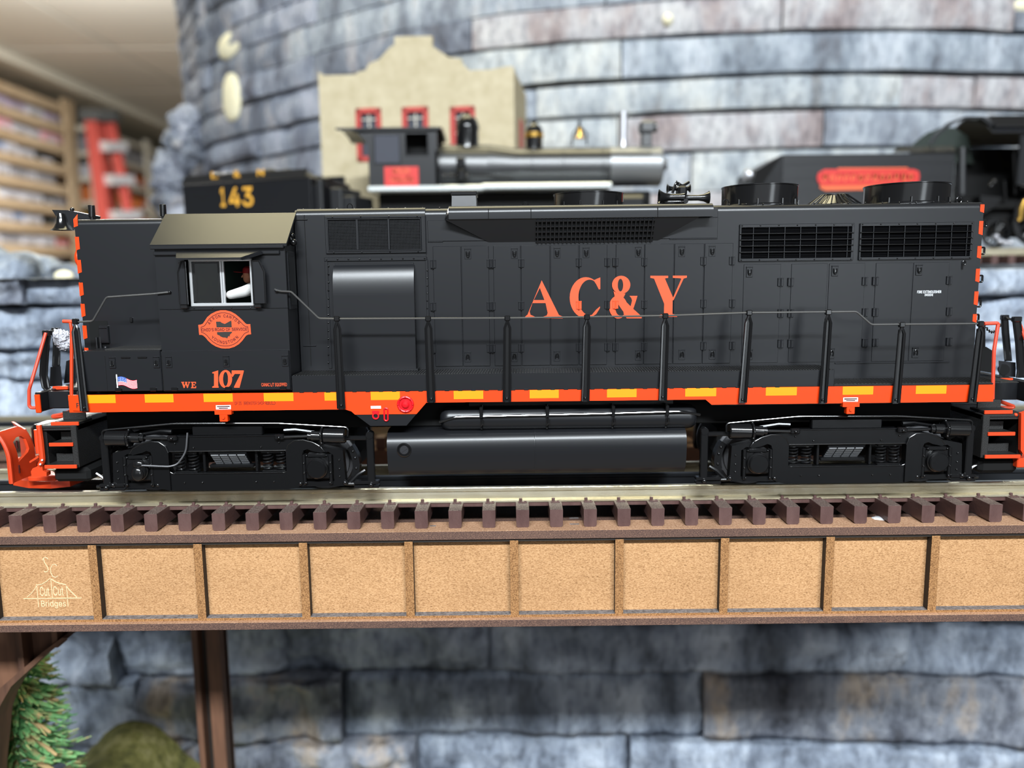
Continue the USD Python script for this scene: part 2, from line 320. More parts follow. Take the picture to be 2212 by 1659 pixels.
# ================================================================ stone walls
def wall_curve(pts):
    p = np.array(pts, float); s = np.r_[0, np.cumsum(np.linalg.norm(np.diff(p, axis=0), axis=1))]
    def at(q):
        x, y = np.interp(q, s, p[:, 0]), np.interp(q, s, p[:, 1])
        a = np.clip(q - 8, 0, s[-1]); b = np.clip(q + 8, 0, s[-1])
        tx, ty = np.interp(b, s, p[:, 0]) - np.interp(a, s, p[:, 0]), np.interp(b, s, p[:, 1]) - np.interp(a, s, p[:, 1])
        l = math.hypot(tx, ty); return x, y, ty / l, -tx / l
    return at, s[-1], p, s
def stone(at, s0, s1, z0, z1, proud, seed, rough=3.0, nu=None, nv=None, back=14, rnd=3.0, tilt=0.0):
    nu = nu or int(np.clip((s1 - s0) / 9, 5, 34)); nv = nv or int(np.clip((z1 - z0) / 7, 4, 9))
    U = np.r_[0, np.linspace(0, 1, nu), 1]; V = np.r_[0, np.linspace(0, 1, nv), 1]
    vs = []
    for i, u in enumerate(U):
        for j, v in enumerate(V):
            s = s0 + (s1 - s0) * u; z = z0 + (z1 - z0) * v
            e = i in (0, len(U) - 1) or j in (0, len(V) - 1)
            x, y, nx, ny = at(s)
            w = meshkit.fbm(np.array([s * .028, z * .05, seed * 3.7]), 4, seed) - .5
            w2 = meshkit.fbm(np.array([s * .10, z * .10, seed * 1.3]), 3, seed + 9) - .5
            du = min(u, 1 - u) * (s1 - s0); dv = min(v, 1 - v) * (z1 - z0); dd = min(du, dv)
            o = -back if e else proud + rough * (2.0 * w + 1.0 * w2) - rnd * math.exp(-dd / (rnd * .9)) + tilt * (v - .5)
            wob = 0 if e else 1
            zz = z + (meshkit.noise(np.array([s * .02, seed * 2.1, 5.5]), seed) - .5) * 3.0
            vs.append((x + nx * o, y + ny * o, zz))
    n2 = len(V); f = []
    for i in range(len(U) - 1):
        for j in range(n2 - 1):
            a = i * n2 + j; f += [(a, a + n2, a + n2 + 1), (a, a + n2 + 1, a + 1)]
    return np.array(vs), np.array(f)

# upper cliff: a convex tower of long stacked stones that curves away to the left
UP = [(-560, 1300), (-540, 1130), (-505, 1000), (-462, 905), (-402, 800), (-330, 730), (-250, 661), (-170, 596), (-87, 540), (-22, 508), (60, 484), (134, 471), (200, 461), (266, 456), (340, 456), (420, 462), (520, 478), (660, 505)]
upat, uplen, upp, ups = wall_curve(UP)
_ss = np.linspace(0, uplen, 1600); _sx = np.array([upat(q)[:2] for q in _ss])
def s_at(px, z, at_xy=_sx, ss=_ss):
    w = np.c_[at_xy, np.full(len(ss), z)] - CAM; c = w @ _fwd; ppx = 1106 + F_PX * (w @ _right) / c
    ok = np.arange(len(ss)) > np.argmin(ppx)
    return float(np.interp(px, ppx[ok], ss[ok]))
zr = lambda py: Zp(1703, py, 456)
cl = Thing('wall_back', 'tall curved cliff of long stacked grey stones behind the trains', None, kind='structure')
core_pts = [(x + 0, y + 26) for x, y in UP]
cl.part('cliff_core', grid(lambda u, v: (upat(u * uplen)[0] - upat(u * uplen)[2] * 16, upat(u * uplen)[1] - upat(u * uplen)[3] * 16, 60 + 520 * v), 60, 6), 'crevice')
S0 = 6.0
courses = [ # z1, z0, joints (pixel columns)
    (zr(-480), zr(-396), [700, 1230]), (zr(-394), zr(-316), [560, 1000]), (zr(-314), zr(-240), [640, 1310]), (zr(-238), zr(-163), [520, 900, 1500]),
    (zr(-160), zr(-86), [700, 1230, 1850]),
    (zr(-84), zr(-8), [640, 1310, 1690, 2135]),
    (zr(-4), zr(68), [690, 1028, 1684, 2172]),
    (zr(77), zr(156), [600, 830, 1343, 2330]),
    (zr(166), zr(231), [735, 1160, 1945, 2105]),
    (zr(241), zr(316), [640, 1140, 1335, 1779, 2070]),
    (zr(323), zr(408), [700, 1180, 1494, 2120]),
    (zr(411), zr(501), [800, 1330, 1960]),
    (zr(503), zr(600), [620, 1250, 1800]),
]
prd = {0: [2, 0, 3, 5], 1: [4, 1, 3], 2: [2, 6, 3, 7, 4, 8, 3], 3: [3, -2, 1, 2, -1, 6, 3], 4: [4, 2, -3, 2, 5, 1, -4, 0], 5: [1, 3, 2, -2, 0, 4, 1], 6: [3, 1, -1, -2, 3, 0, 2], 7: [2, 0, 1], 8: [1, 2, 0]}
k = 0
for ci, (z1, z0, js) in enumerate(courses):
    cuts = [S0] + [s_at(j, (z0 + z1) / 2) for j in js] + [uplen - 2]
    first = True
    full = [cuts[0]]
    if cuts[1] - cuts[0] > 260:
        nseg = int((cuts[1] - cuts[0]) // 190) + 1
        full += [cuts[0] + (cuts[1] - cuts[0]) * q / nseg + rng.uniform(-20, 20) for q in range(1, nseg)]
    full += cuts[1:]
    for a, b in zip(full[:-1], full[1:]):
        if b - a < 6: continue
        p = [17, 16, 15, 14, 13, 13, 12, 9, 3, 0, -3, -5, -5][ci] + rng.uniform(-2, 2); k += 1
        mid = upat((a + b) / 2)[0]
        ms = (ST[4] if rng.random() < .75 else ST[5]) if mid < -120 else ST[int(rng.choice([0, 1, 2, 3], p=[.42, .08, .14, .36]))]
        cl.part('stone', stone(upat, a + .8, b - .8, z0, z1, p, 100 + k, rough=6.5 if mid < -150 else 3.2, rnd=3.4 if mid < -150 else 1.8), ms, smooth=50)
# cream foam showing where the paint has chipped
for px, py, rx, rz, sd in ((508, 103, 17, 10, 1), (515, 212, 13, 20, 2), (1441, 50, 9, 12, 3), (2190, 22, 22, 12, 4)):
    zz = Zp(px, py, 456 if px > 1000 else 760); s = s_at(px, zz); x, y, nx, ny = upat(s); zz = Zp(px, py, y)
    g = ball((0, 0, 0), 1, 2); v = g[0] * np.array([2.1 * rx * y / 900 if px < 1000 else rx * .55, 6, rz * (1.9 * y / 900 if px < 1000 else .5)])
    v = v * (1 + .3 * (meshkit.fbm(v * .09 + sd * 7, 3, sd) - .5)[:, None])
    ang = math.atan2(nx, -ny); R = rot((0, 0, 1), math.degrees(ang))
    cl.part('chipped_patch', xf((v, g[1]), R, (x + nx * 9, y + ny * 9, zz)), 'foam', label='bare cream patch where the stone is chipped', smooth=True)
# knob of rock standing out at the cliff's left end
for (x, y, z, r, sd) in ((-462, 850, 262, 26, 5), (-484, 850, 226, 26, 6), (-488, 848, 188, 22, 7), (-470, 842, 160, 20, 8), (-440, 830, 138, 26, 9), (-452, 846, 292, 24, 10), (-424, 822, 108, 28, 12), (-462, 840, 112, 22, 13)):
    g = ball((0, 0, 0), 1, 4); v = g[0] * r * np.array([1, 1, 1.1]); v = v * (1 + 1.1 * (meshkit.fbm(v * .075 + sd * 11, 5, sd) - .5)[:, None])
    cl.part('stone', (v + np.array([x, y, z]), g[1]), ST[4 + sd % 2], smooth=30)

# lower rock face: carries the upper track and falls away under the bridge
LO = [(-900, 150), (-620, 172), (-420, 176), (-250, 186), (-100, 192), (60, 190), (220, 182), (330, 172), (460, 168), (700, 175)]
loat, lolen, lop, los = wall_curve(LO)
_ls = np.linspace(0, lolen, 1600); _lx = np.array([loat(q)[:2] for q in _ls])
ls_at = lambda px, z: s_at(px, z, _lx, _ls)
lw = Thing('wall_lower', 'blue-grey rock face of rough stones under the upper track', None, kind='structure')
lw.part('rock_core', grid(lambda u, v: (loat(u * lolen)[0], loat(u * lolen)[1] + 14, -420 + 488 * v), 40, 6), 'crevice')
zl = lambda py: Zp(1106, py, 188)
lows = [(zl(592), zl(648), [60, 2260]), (zl(653), zl(744), [-220, 900, 1500]), (zl(748), zl(806), [-100, 1000, 1700]), (zl(808), zl(900), [-260, 700, 1300]),
        (zl(904), zl(1010), [0, 1100]), (zl(1016), zl(1130), [700, 1300]), (zl(1136), zl(1250), [400, 1500]), (zl(1254), zl(1342), [150, 800, 1800]),
        (zl(1344), zl(1454), [255, 620, 1060, 1960]), (zl(1457), zl(1596), [300, 740, 1520]), (zl(1598), zl(1690), [380, 900, 1360]), (zl(1692), zl(1800), [200, 1300]), (zl(1804), zl(1920), [1200])]
for ci, (za, zb, js) in enumerate(lows):
    z1, z0 = za, zb
    cuts = [40] + [ls_at(j, (z0 + z1) / 2) if -400 < j < 2500 else 200 for j in js] + [lolen - 10]
    if cuts[1] < 60: cuts = [40] + cuts[2:]
    for a, b in zip(cuts[:-1], cuts[1:]):
        if b - a < 6: continue
        k += 1; low = ci >= 7
        p = rng.uniform(-4, 6) + (6 if ci == 0 else 0)
        left = loat((a + b) / 2)[0] < -60
        lw.part('stone', stone(loat, a + .35, b - .35, z0, z1, p, 300 + k, rough=(15 if left else 7.5), rnd=1.8, nu=int(np.clip((b - a) / 6, 6, 60)), nv=10, back=20), SB[int(rng.choice([0, 1, 2], p=[.55, .25, .2]))], smooth=60)
# shelf of the rock on which the upper track and the station stand
lw.part('rock_shelf', grid(lambda u, v: (-900 + 1600 * u, 172 + 420 * v, 79.5 + 3 * meshkit.fbm(np.array([u * 40, v * 10, .5]), 3, 4) - 1.5), 80, 12), 'ballast', smooth=True)
# broken rocks on the ledge at the far left
for (px, py, Y, r, sd) in ((62, 590, 330, 20, 1), (28, 606, 300, 24, 2), (104, 592, 320, 15, 3), (150, 604, 300, 15, 4), (-30, 600, 320, 30, 5)):
    c = P(px, py, Y); g = ball((0, 0, 0), 1, 3); v = g[0] * r * np.array([1.2, 1, .8]); v = v * (1 + .9 * (meshkit.fbm(v * .07 + sd * 11, 4, sd) - .5)[:, None])
    lw.part('boulder', (v + c, g[1]), SB[sd % 2], smooth=50)
c = P(138, 597, 282); g = ball((0, 0, 0), 1, 2); lw.part('chipped_patch', (g[0] * np.array([7, 4, 4.5]) + c, g[1]), 'foam', label='bare cream patch on the ledge', smooth=True)
# mossy bank at the bottom left
def bank(u, v):
    x, y = -300 + 230 * u, 60 + 120 * v
    z = -268 + 46 * math.exp(-((x + 252) / 40) ** 2) + 12 * v + 14 * (meshkit.fbm(np.array([x * .06, y * .06, 2.2]), 4, 3) - .5)
    return x, y, z
mb = solo('mossy_bank', grid(bank, 50, 34), 'moss', 'mossy green and yellow bank at the foot of the rock, bottom left', 'bank', smooth=True)

# ================================================================ girder bridge
br = Thing('girder_bridge', 'brown hardboard plate-girder bridge carrying the front track', 'bridge', (0, 0, -48))
ribs = [-150.8 + 37.72 * i for i in range(-2, 12)]
BX0, BX1 = -232.0, 238.0
for s in (1, -1):
    y = lambda a, b: (a, b) if s == 1 else (-b, -a)
    n = 'top_flange'
    br.part(n, box(BX0, BX1, *y(-33.3, -22.6), -12.2, -12.0), 'mdftop')
    br.part('flange_edge', box(BX0, BX1, *y(-33.3, -22.6), -15.3, -12.2, .15), 'mdfedge')
    br.part('bottom_flange', box(BX0, BX1, *y(-34.6, -24), -44.9, -44.7), 'mdftop')
    br.part('flange_edge', box(BX0, BX1, *y(-34.6, -24), -47.6, -44.9, .15), 'mdfedge')
    br.part('bottom_angle', box(BX0, BX1, *y(-32.7, -29.5), -44.7, -43.75, .1), 'greychar')
    br.part('angle_face', box(BX0, BX1, *y(-32.95, -32.7), -44.7, -43.8), 'mdfrib')
    br.part('flange_shade_strip', box(BX0, BX1, *y(-32.4, -29.5), -16.4, -15.3, .1), 'char')  # near-black strip painted as the shadow below the top flange
    for a, b in zip(ribs[:-1], ribs[1:]):
        br.part('web_panel', box(a, b, *y(-29.5, -27), -44.7, -15.3), 'mdf')
    for a in ribs:
        br.part('stiffener', cat(box(a - 1.45, a + 1.45, *y(-32.7, -29.5), -43.8, -15.9, .1)), 'char')
        br.part('stiffener_face', box(a - 1.5, a + 1.5, *y(-32.85, -32.66), -43.9, -15.9, .08), 'mdfrib')
for x in np.arange(-220, 230, 37.72): br.part('cross_beam', box(x - 2, x + 2, -27, 27, -40, -20), 'char')
# the hidden deck under the far rail
br.part('deck_board', box(BX0, BX1, -10, 22, -19, -15), 'mdfedge')
# small laser-cut slots and smudges on the front flange
for px, py, w in ((1240, 1119, 3.4), (1241, 1132, 3.4), (935, 1136, 2.2)):
    c = P(px, py, -26); q = CAM + ray(px, py) * ((-12.0 - CAM[2]) / ray(px, py)[2])
    br.part('slot', box(q[0] - w / 2, q[0] + w / 2, q[1] - .55, q[1] + .55, -12.02, -11.97), 'greychar')
q = CAM + ray(1915, 1120) * ((-12.0 - CAM[2]) / ray(1915, 1120)[2])
g = ball((0, 0, 0), 1, 3); v = g[0] * np.array([5, 3.0, .7]); v *= (1 + .5 * (meshkit.fbm(v * .4, 3, 2) - .5))[:, None]
solo('glue_drop', (v + np.array([q[0], q[1], -12.0]), g[1]), 'glue', 'whitish dried glue drop between two ties at the right', 'glue', smooth=True)
# etched maker's mark: a little suspension bridge, its monogram and lettering
ep = lambda a, b: P(40 + a / 11.85, 1190 + b / 11.85, -29.5)
def eline(pts, r=.16): return tube([ep(*p) - np.array([0, .02, 0]) for p in pts], r, 5)
et = [eline([(130, 1222), (900, 1213), (1620, 1205)]), eline([(220, 1185), (345, 1075), (440, 950), (465, 880)]), eline([(465, 880), (600, 850), (720, 780), (810, 700)]), eline([(810, 700), (930, 780), (1050, 830), (1200, 860)]),
      eline([(1200, 860), (1290, 985), (1400, 1090), (1500, 1190)]), eline([(465, 850), (485, 1050), (520, 1440)]), eline([(830, 710), (850, 960), (875, 1200)]), eline([(1215, 850), (1245, 1050), (1275, 1420)])]
mono = [eline([(620, 240), (640, 185), (690, 165), (740, 190), (755, 215)]), eline([(640, 185), (670, 300), (740, 400), (765, 480), (740, 530), (690, 540), (655, 520)]),
        eline([(990, 380), (930, 340), (870, 355), (825, 440), (830, 560), (880, 650), (950, 680), (1015, 640)])]
etp = br.part('etched_mark', et + mono, 'etch', label='etched suspension bridge mark with monogram')
def etext(s, a, b, h, w):
    p0, p1 = ep(a, b), ep(a + w, b - w * .012); L = np.linalg.norm(p1 - p0); H = abs(ep(a, b)[2] - ep(a, b - h)[2])
    g = text(s, H, .05, False, L); return xf(g, None, p0 + np.array([0, -.01, 0]))
br.part('etched_lettering', [etext('Cut', 560, 1150, 230, 240), etext('Cut', 900, 1140, 230, 260), etext('Bridges', 590, 1425, 150, 630)], 'etch', parent=etp)

# arched end bracket below the girder at the left
ab = Thing('arch_bracket', 'dark brown arched wooden bracket under the bridge at far left', 'bracket', (-200, 0, -100))
arc = [P(*p, 8)[[0, 2]] for p in ((162, 1366), (120, 1396), (66, 1446), (40, 1470), (18, 1508), (5, 1545), (-6, 1660), (-10, 1760))]
inn = [P(*p, 8)[[0, 2]] for p in ((-24, 1760), (-20, 1660), (-14, 1560), (-3, 1490), (60, 1436), (108, 1396), (148, 1366))]
web = Polygon(list(map(tuple, arc)) + [(-290, arc[-1][1]), (-290, -47.8), tuple(arc[0])])
ab.part('bracket_web', prism(web, 12, 15), 'pier')
ab.part('arch_band', prism(Polygon(list(map(tuple, arc)) + list(map(tuple, inn))), 3, 12), 'pier')
for px in (49, 126):
    a = P(px, 1366, 8); zb = P(px, 1448 if px < 100 else 1392, 8)[2]
    ab.part('bracket_stiffener', box(a[0] - 1.2, a[0] + 1.2, 5, 12, zb, -47.8, .1), 'pier')
# pier post of the rear track
pp = Thing('bridge_pier', 'brown H-section wooden pier post standing behind the bridge', 'pier', (-167, 100, -420))
x0, x1 = X(414, 88, -115), X(474, 88, -115)
pp.part('pier_flange', box(x0, x0 + 3.2, 88, 100, -420, -46, .3), 'pier'); pp.part('pier_flange', box(x1 - 7, x1, 88, 100, -420, -46, .3), 'pier'); pp.part('pier_web', box(x0, x1, 95, 98, -420, -46), 'char')

# ================================================================ tracks
prof_rail = [(-2.2, -5.5), (2.2, -5.5), (2.2, -4.9), (.55, -4.3), (.5, -1.75), (1.25, -1.35), (1.3, -.35), (1.0, 0), (-1.0, 0), (-1.3, -.35), (-1.25, -1.35), (-.5, -1.75), (-.55, -4.3), (-2.2, -4.9)]
def rail_mesh(x0, x1, y, z=0): return prism([(a + y, b + z) for a, b in prof_rail], x0, x1, 'yz')
TS = (X(2152.5, -30.2, -5.5) - X(178.5, -30.2, -5.5)) / 27.0
def track(name, label, yc, z, x0, x1, xs, tl, fine, base, tm='tie', tops='tietop', ydark=True):
    t = Thing(name, label, 'track', base)
    for dy, mm in ((-17.9, 'rail'), (0, 'darkrail'), (17.9, 'rail')):
        t.part('rail', rail_mesh(x0, x1, yc + dy, z), mm, label='blackened centre rail' if dy == 0 else None, smooth=25)
    for x in xs:
        w = 2.35
        p = t.part('tie', cat(prism(Polygon([(x - w, z - 5.5), (x + w, z - 5.5), (x + w - .05, z - 11.3), (x + w - .6, z - 11.95), (x - w + .6, z - 11.95), (x - w + .05, z - 11.3)]), yc - tl, yc + tl)), tm, smooth=20)
        t.part('tie_grain', box(x - w + .12, x + w - .12, yc - tl + .12, yc - 20.2, z - 5.52, z - 5.44), tops, parent=p)
        if fine:
            for q in (-1, 1):
                t.part('tie_plate', box(x - 1.5, x + 1.7, yc + q * 20.05 - 1.5, yc + q * 20.05 + 1.5, z - 5.5, z - 5.05, .12), tm, parent=p)
                t.part('spike', [cyl((x - .6, yc + q * 20.0, z - 5.2), (x - .6, yc + q * 20.0, z - 4.05), .62, n=10, bev=.12), cyl((x + 1.1, yc + q * 20.7, z - 5.1), (x + 1.1, yc + q * 20.7, z - 4.85), .35, n=8)], tm, parent=p)
    if fine:
        for dy in (-18.5, 18.5):
            t.part('tie_strip', box(x0 + 40, x1 - 40, yc + dy - 1.2, yc + dy + 1.2, z - 7.2, z - 5.6, .1), tm)
    return t
xt0 = X(178.5, -30.2, -5.5)
track('front_track', 'nickel silver three-rail track on brown ties across the bridge', 0, 0, -330, 330, [xt0 + TS * i for i in range(-5, 33)], 30.2, True, (0, 0, -12))
track('rear_track', 'three-rail track behind the diesel at bridge level', 131, 0, -460, 460, [-300 + TS * 1.0 * i for i in range(0, 52)], 30.2, False, (0, 131, -12))
rb = Thing('rear_bridge', 'plain brown girder bridge under the rear track', 'bridge', (0, 131, -48))
rb.part('deck', box(-420, 420, 100, 158, -15.3, -12.0), 'mdfedge'); rb.part('girder', box(-420, 420, 103, 106, -47, -15.3), 'mdfedge'); rb.part('girder', box(-420, 420, 152, 155, -47, -15.3), 'mdfedge')
UZ = 94.2
track('upper_track', 'blurred three-rail track along the top of the rock ledge', 300, UZ, -290, 560, [-284 + 12.4 * i for i in range(68)], 31, False, (0, 300, UZ - 12))

# ================================================================ the diesel locomotive
D = Thing('diesel_locomotive', 'black model road-switcher diesel with orange sill stripe and large orange road name', 'locomotive', (6, 0, 0))
YH = -18.0
def pxr(a, b, Y, z): return X(a, Y, z), X(b, Y, z)
def bxp(pa, pb, Y, z0, z1, proud=.35, b=.12, depth=.5):
    """a slab standing on the plane y = Y between two pixel columns, proud of it"""
    zm = (z0 + z1) / 2; xa, xb = pxr(pa, pb, Y, zm); return box(xa, xb, Y - proud, Y + depth, z0, z1, b)
# --- frame, sill and walkways
xl, xr_ = -154.6, 167.9
D.part('underframe', [box(-150, 164, -24, 24, 33.2, 38.2, .4), box(-148, 163, -32.2, -24, 34.4, 38.0, .2), box(-148, X(745, -32, 33), -32.0, -24.2, 32.0, 36.0, .2), box(X(1537, -32, 33), 163, -32.0, -24.2, 32.0, 36.0, .2), box(-148, 163, 24, 32.2, 34.4, 38, .2)], 'truck')
xa = lambda px, z=36: X(px, -32.5, z)
zt = 38.35
def sill(y0, y1):
    o = [(xl, 32.2), (xa(745, 32), 32.2), (xa(759, 31), 31.5), (xa(767, 30), 30.3), (xa(900, 30), 30.3), (xa(921, 34), 34.25), (xa(1524, 34), 34.25), (xa(1537, 33), 32.4), (xr_, 32.4), (xr_, zt), (xl, zt)]
    return prism(o, y0, y1)
sl = D.part('side_sill', sill(-32.6, -31.8), 'orange', label='orange sill stripe along the near side')
D.part('underframe_dark_fill', box(-148, 160, -21, 21, 23.6, 33.4, .4), 'dark')  # added matte black box, keeps the gap under the frame dark
D.part('side_sill', sill(31.8, 32.6), 'orange')
for a, b in ((190, 250), (313, 375), (440, 503), (570, 634), (701, 727), (801, 864), (980, 1044), (1144, 1207), (1311, 1375), (1480, 1547), (1654, 1721), (1820, 1886), (1978, 2044)):
    x0, x1 = xa(a, 37), xa(b, 37); D.part('yellow_block', box(x0, x1, -32.66, -32.58, zt - 2.95, zt - .02), 'yellow', parent=sl, label='yellow reflective block')
D.part('sill_plate', [prism([(xa(767, 30), 30.35), (xa(800, 27), 26.2), (xa(878, 27), 26.2), (xa(900, 30), 30.35)], -32.4, -31.6)], 'black')
# walkway edge strip between sill and deck, hinged covers along it
ZW = 44.2; xq = xa(1803, 42)
we = D.part('walkway', [box(-76.6, xq, -32.2, -17, zt, ZW, .12), box(xq, xr_, -32.2, 32.2, zt, zt + .55, .1), box(-76.6, xq, 17, 32.2, zt, ZW, .12)], 'black')
tr = []
for x in np.arange(-76.2, xq - .6, .95):
    tr.append(prism([(x, -31.6), (x + .42, -31.6), (x + .92, -18.6), (x + .5, -18.6)], ZW, ZW + .16, 'xy'))
D.part('tread_ribs', tr, 'tread', parent=we, kind='stuff')
D.part('deck_tread', [box(xq + .3, xr_ + 9, -31.8, 31.8, zt + .5, zt + .7)] , 'tread', parent=we, label='fine crosshatch tread of the lowered rear deck')
tb = []
for i in range(46):
    x = xq + 1 + i * 1.28
    tb.append(box(x, x + .5, -31.4, -18.2, zt + .68, zt + .84))
D.part('deck_ribs', tb, 'tread', parent=we, kind='stuff')
for i in range(37):
    x = -74 + i * 4.6
    if x < xq - 3: D.part('sill_clip', box(x, x + 1.5, -32.75, -32.2, zt - .1, zt + .3, .08), 'black', parent=we)
# --- long hood
def hood_prof(y, z0, z1, r):
    pts = [(-y, z0)] + [(-y + r - r * math.cos(t), z1 - r + r * math.sin(t)) for t in np.linspace(0, math.pi / 2, 7)]
    return pts + [(-a, b) for a, b in reversed(pts)]
xh0, xh1 = -76.8, 168.6
lh = D.part('long_hood', prism(hood_prof(18, 38.4, 102.0, 2.6), xh0, xh1, 'yz'), 'black', smooth=40)
D.part('equipment_section', prism(hood_prof(18.45, 44.3, 102.35, 2.7), -76, X(921, -18.4, 80), 'yz'), 'black', parent=lh, smooth=40)
# panel lines and riveted strips of the equipment section
for pa, pb, z0, z1 in ((664, 665.5, 46, 100),): D.part('panel_seam', bxp(pa, pb, -18.45, z0, z1, .08, 0), 'dark', parent=lh)
D.part('batten', bxp(640, 664, -18.45, 98.2, 98.6, .35, .1), 'black', parent=lh); D.part('batten', bxp(655, 683, -18.45, 53.2, 53.6, .3, .1), 'black', parent=lh)
sv = D.part('rivet_strip', [bxp(706, 713, -18.45, 45, 84.2, .25, .1), bxp(701, 922, -18.45, 83.6, 85.0, .45, .15), bxp(920.5, 926, -18.45, 58, 84, .2, .1)], 'black', parent=lh)
rv = []
for i in range(13): rv.append(ball((X(709.5, -18.6, 82 - i * 2.9), -18.75, 82 - i * 2.9), .32, 1))
for i in range(10): x, _ = pxr(706 + i * 23.5, 0, -18.6, 84.3); rv.append(ball((x, -18.95, 84.3), .3, 1))
for i in range(9): rv.append(ball((X(923, -18.6, 80 - i * 2.7), -18.7, 80 - i * 2.7), .28, 1))
D.part('rivets', rv, 'gloss', parent=lh, kind='stuff')
# --- air intake with fine mesh
gx0, gx1 = pxr(703, 920, -18.5, 93); gz0, gz1 = 86.3, 99.6
ag = D.part('air_intake', [box(gx0, gx1, -19.1, -18.4, gz0, gz0 + 1.0, .15), box(gx0, gx1, -19.1, -18.4, gz1 - 1.0, gz1, .15), box(gx0 + .02, gx0 + 1.0, -19.06, -18.42, gz0 + .03, gz1 - .03, .15), box(gx1 - 1.6, gx1 - .02, -19.06, -18.42, gz0 + .03, gz1 - .03, .15)], 'black')
ix0, ix1, iz0, iz1 = gx0 + 1.3, gx1 - 2.0, gz0 + 1.2, gz1 - 1.5
D.part('intake_backing', box(ix0, ix1, -18.6, -18.46, iz0, iz1), 'dark', parent=ag)
D.part('inner_frame', [box(ix0 - .3, ix1 + .3, -19.35, -18.5, iz0 - .5, iz0, .1), box(ix0 - .3, ix1 + .3, -19.35, -18.5, iz1, iz1 + .4, .1), box(ix0 - .4, ix0 - .01, -19.32, -18.52, iz0 - .4, iz1 + .3, .1), box(ix1 + .01, ix1 + .4, -19.32, -18.52, iz0 - .4, iz1 + .3, .1)], 'black', parent=ag)
for q in (772, 840): x = X(q, -19, 93); D.part('intake_bar', box(x - .4, x + .4, -19.4, -18.5, iz0, iz1, .1), 'black', parent=ag)
ms = [box(ix0, ix1, -18.95, -18.75, z, z + .16) for z in np.arange(iz0 + .2, iz1 - .1, .52)] + [box(x, x + .14, -18.85, -18.62, iz0, iz1) for x in np.arange(ix0 + .2, ix1 - .1, .52)]
D.part('intake_screen', ms, 'black', parent=ag, kind='stuff')
D.part('frame_bolts', [ball((gx0 + (gx1 - gx0) * t, -19.1, z), .28, 1) for t in (.08, .36, .64, .92) for z in (gz0 + .45, gz1 - .45)], 'gloss', parent=ag, kind='stuff')
# --- curved blower housing
bx0, bx1 = pxr(722, 896, -21.5, 65)
c = [(-18.3, 45.0), (-22.2, 45.0), (-22.2, 71.0)] + [(-18.3 - 3.9 * math.cos(t), 71.4 + 11.0 * math.sin(t)) for t in np.linspace(.04, math.pi / 2, 20)]
bl = D.part('blower_housing', prism(c, bx0, bx1, 'yz'), 'black', smooth=40)
D.part('housing_foot', box(bx0 - .2, bx1 + .8, -22.7, -18.2, 44.3, 45.1, .12), 'black', parent=bl)
D.part('housing_cap', box(bx0 + .3, bx1 - .2, -18.9, -18.2, 82.2, 82.9, .1), 'black', parent=bl)
# --- hood doors with hinges and latches
hcount = [0]
pu = lambda cx: 860 + cx / 3.95
def hinge(px, z, par, pair=False):
    x = X(px, YH, z); w = 1.0; hcount[0] += 1; e = .013 * (hcount[0] % 7)
    g = [box(x - w, x + w, YH - .68 - e, YH, z - 1.45, z + 1.45 - e, .12), cyl((x, YH - .75, z - 1.5), (x, YH - .75, z + 1.5), .33, n=8), box(x - w - .02, x + w + .02, YH - .8 - e, YH - .02, z + 1.2, z + 1.52 + e, .1)]
    D.part('hinge', g, 'orange2' if z == 67.0 and abs(px - pu(1541)) < 1 or z == 67.0 and abs(px - pu(1853)) < 1 else 'black', parent=par)
def latch(px, z, par, up=True):
    x = X(px, YH, z); s = 1 if up else -1
    g = [box(x - 1.2, x + 1.2, YH - .6, YH, z + 1.55, z + 1.95, .1), box(x - 1.15, x + 1.15, YH - .5, YH, z - 1.9, z + 1.6, .15)]
    h = [tube(rounded([(x - .55, YH - .72, z + .9 * s), (x - .55, YH - .85, z - .2 * s), (x - .2, YH - .85, z - 1.1 * s), (x + .35, YH - .85, z - 1.1 * s), (x + .6, YH - .85, z - .2 * s), (x + .6, YH - .72, z + .9 * s)], .3), .17, 6), box(x - .3, x + .35, YH - .8, YH - .4, z - .5, z + .5, .1)]
    p = D.part('latch', g, 'black', parent=par); return h
z0d, z1d = 45.3, 88.5
pu = lambda cx: 860 + cx / 3.95
pv = lambda cx: 1260 + cx / 3.95
pr = lambda cx: 1652 + cx / 3.95
def seam(pt, pb, zt_, zb): return (lambda z: pt + (pb - pt) * (zt_ - z) / (zt_ - zb))
HZ = (82.2, 67.0, 51.7)
doors = [(297, 535, 'u', 300, None), (540, 772, 'u', 782, 595), (812, 1043, 'u', 806, 992), (1049, 1293, 'u', 1050, None), (1299, 1538, 'u', 1541, 1355), (1546, 1784, 'u', 1783, 1603), (1858, 2100, 'u', 1853, 2048)]
dv = [(525, 772, 'v', 519, None), (778, 1027, 'v', 1022, 838), (1034, 1276, 'v', 1266, 1097)]
lat = []
for a, b, f_, hg, lt in doors + dv:
    f = pu if f_ == 'u' else pv
    x0, x1 = X(f(a), YH, 86), X(f(b), YH, 86)
    p = D.part('hood_door', box(x0, x1, YH - .38, YH + .3, z0d, z1d, .12), 'black')
    for z in HZ: hinge(f(hg), z, p)
    if lt:
        lat += latch(f(lt), 85.7, p); lat += latch(f(lt), 48.6, p, False)
zr0, zr1 = 45.3, 80.9
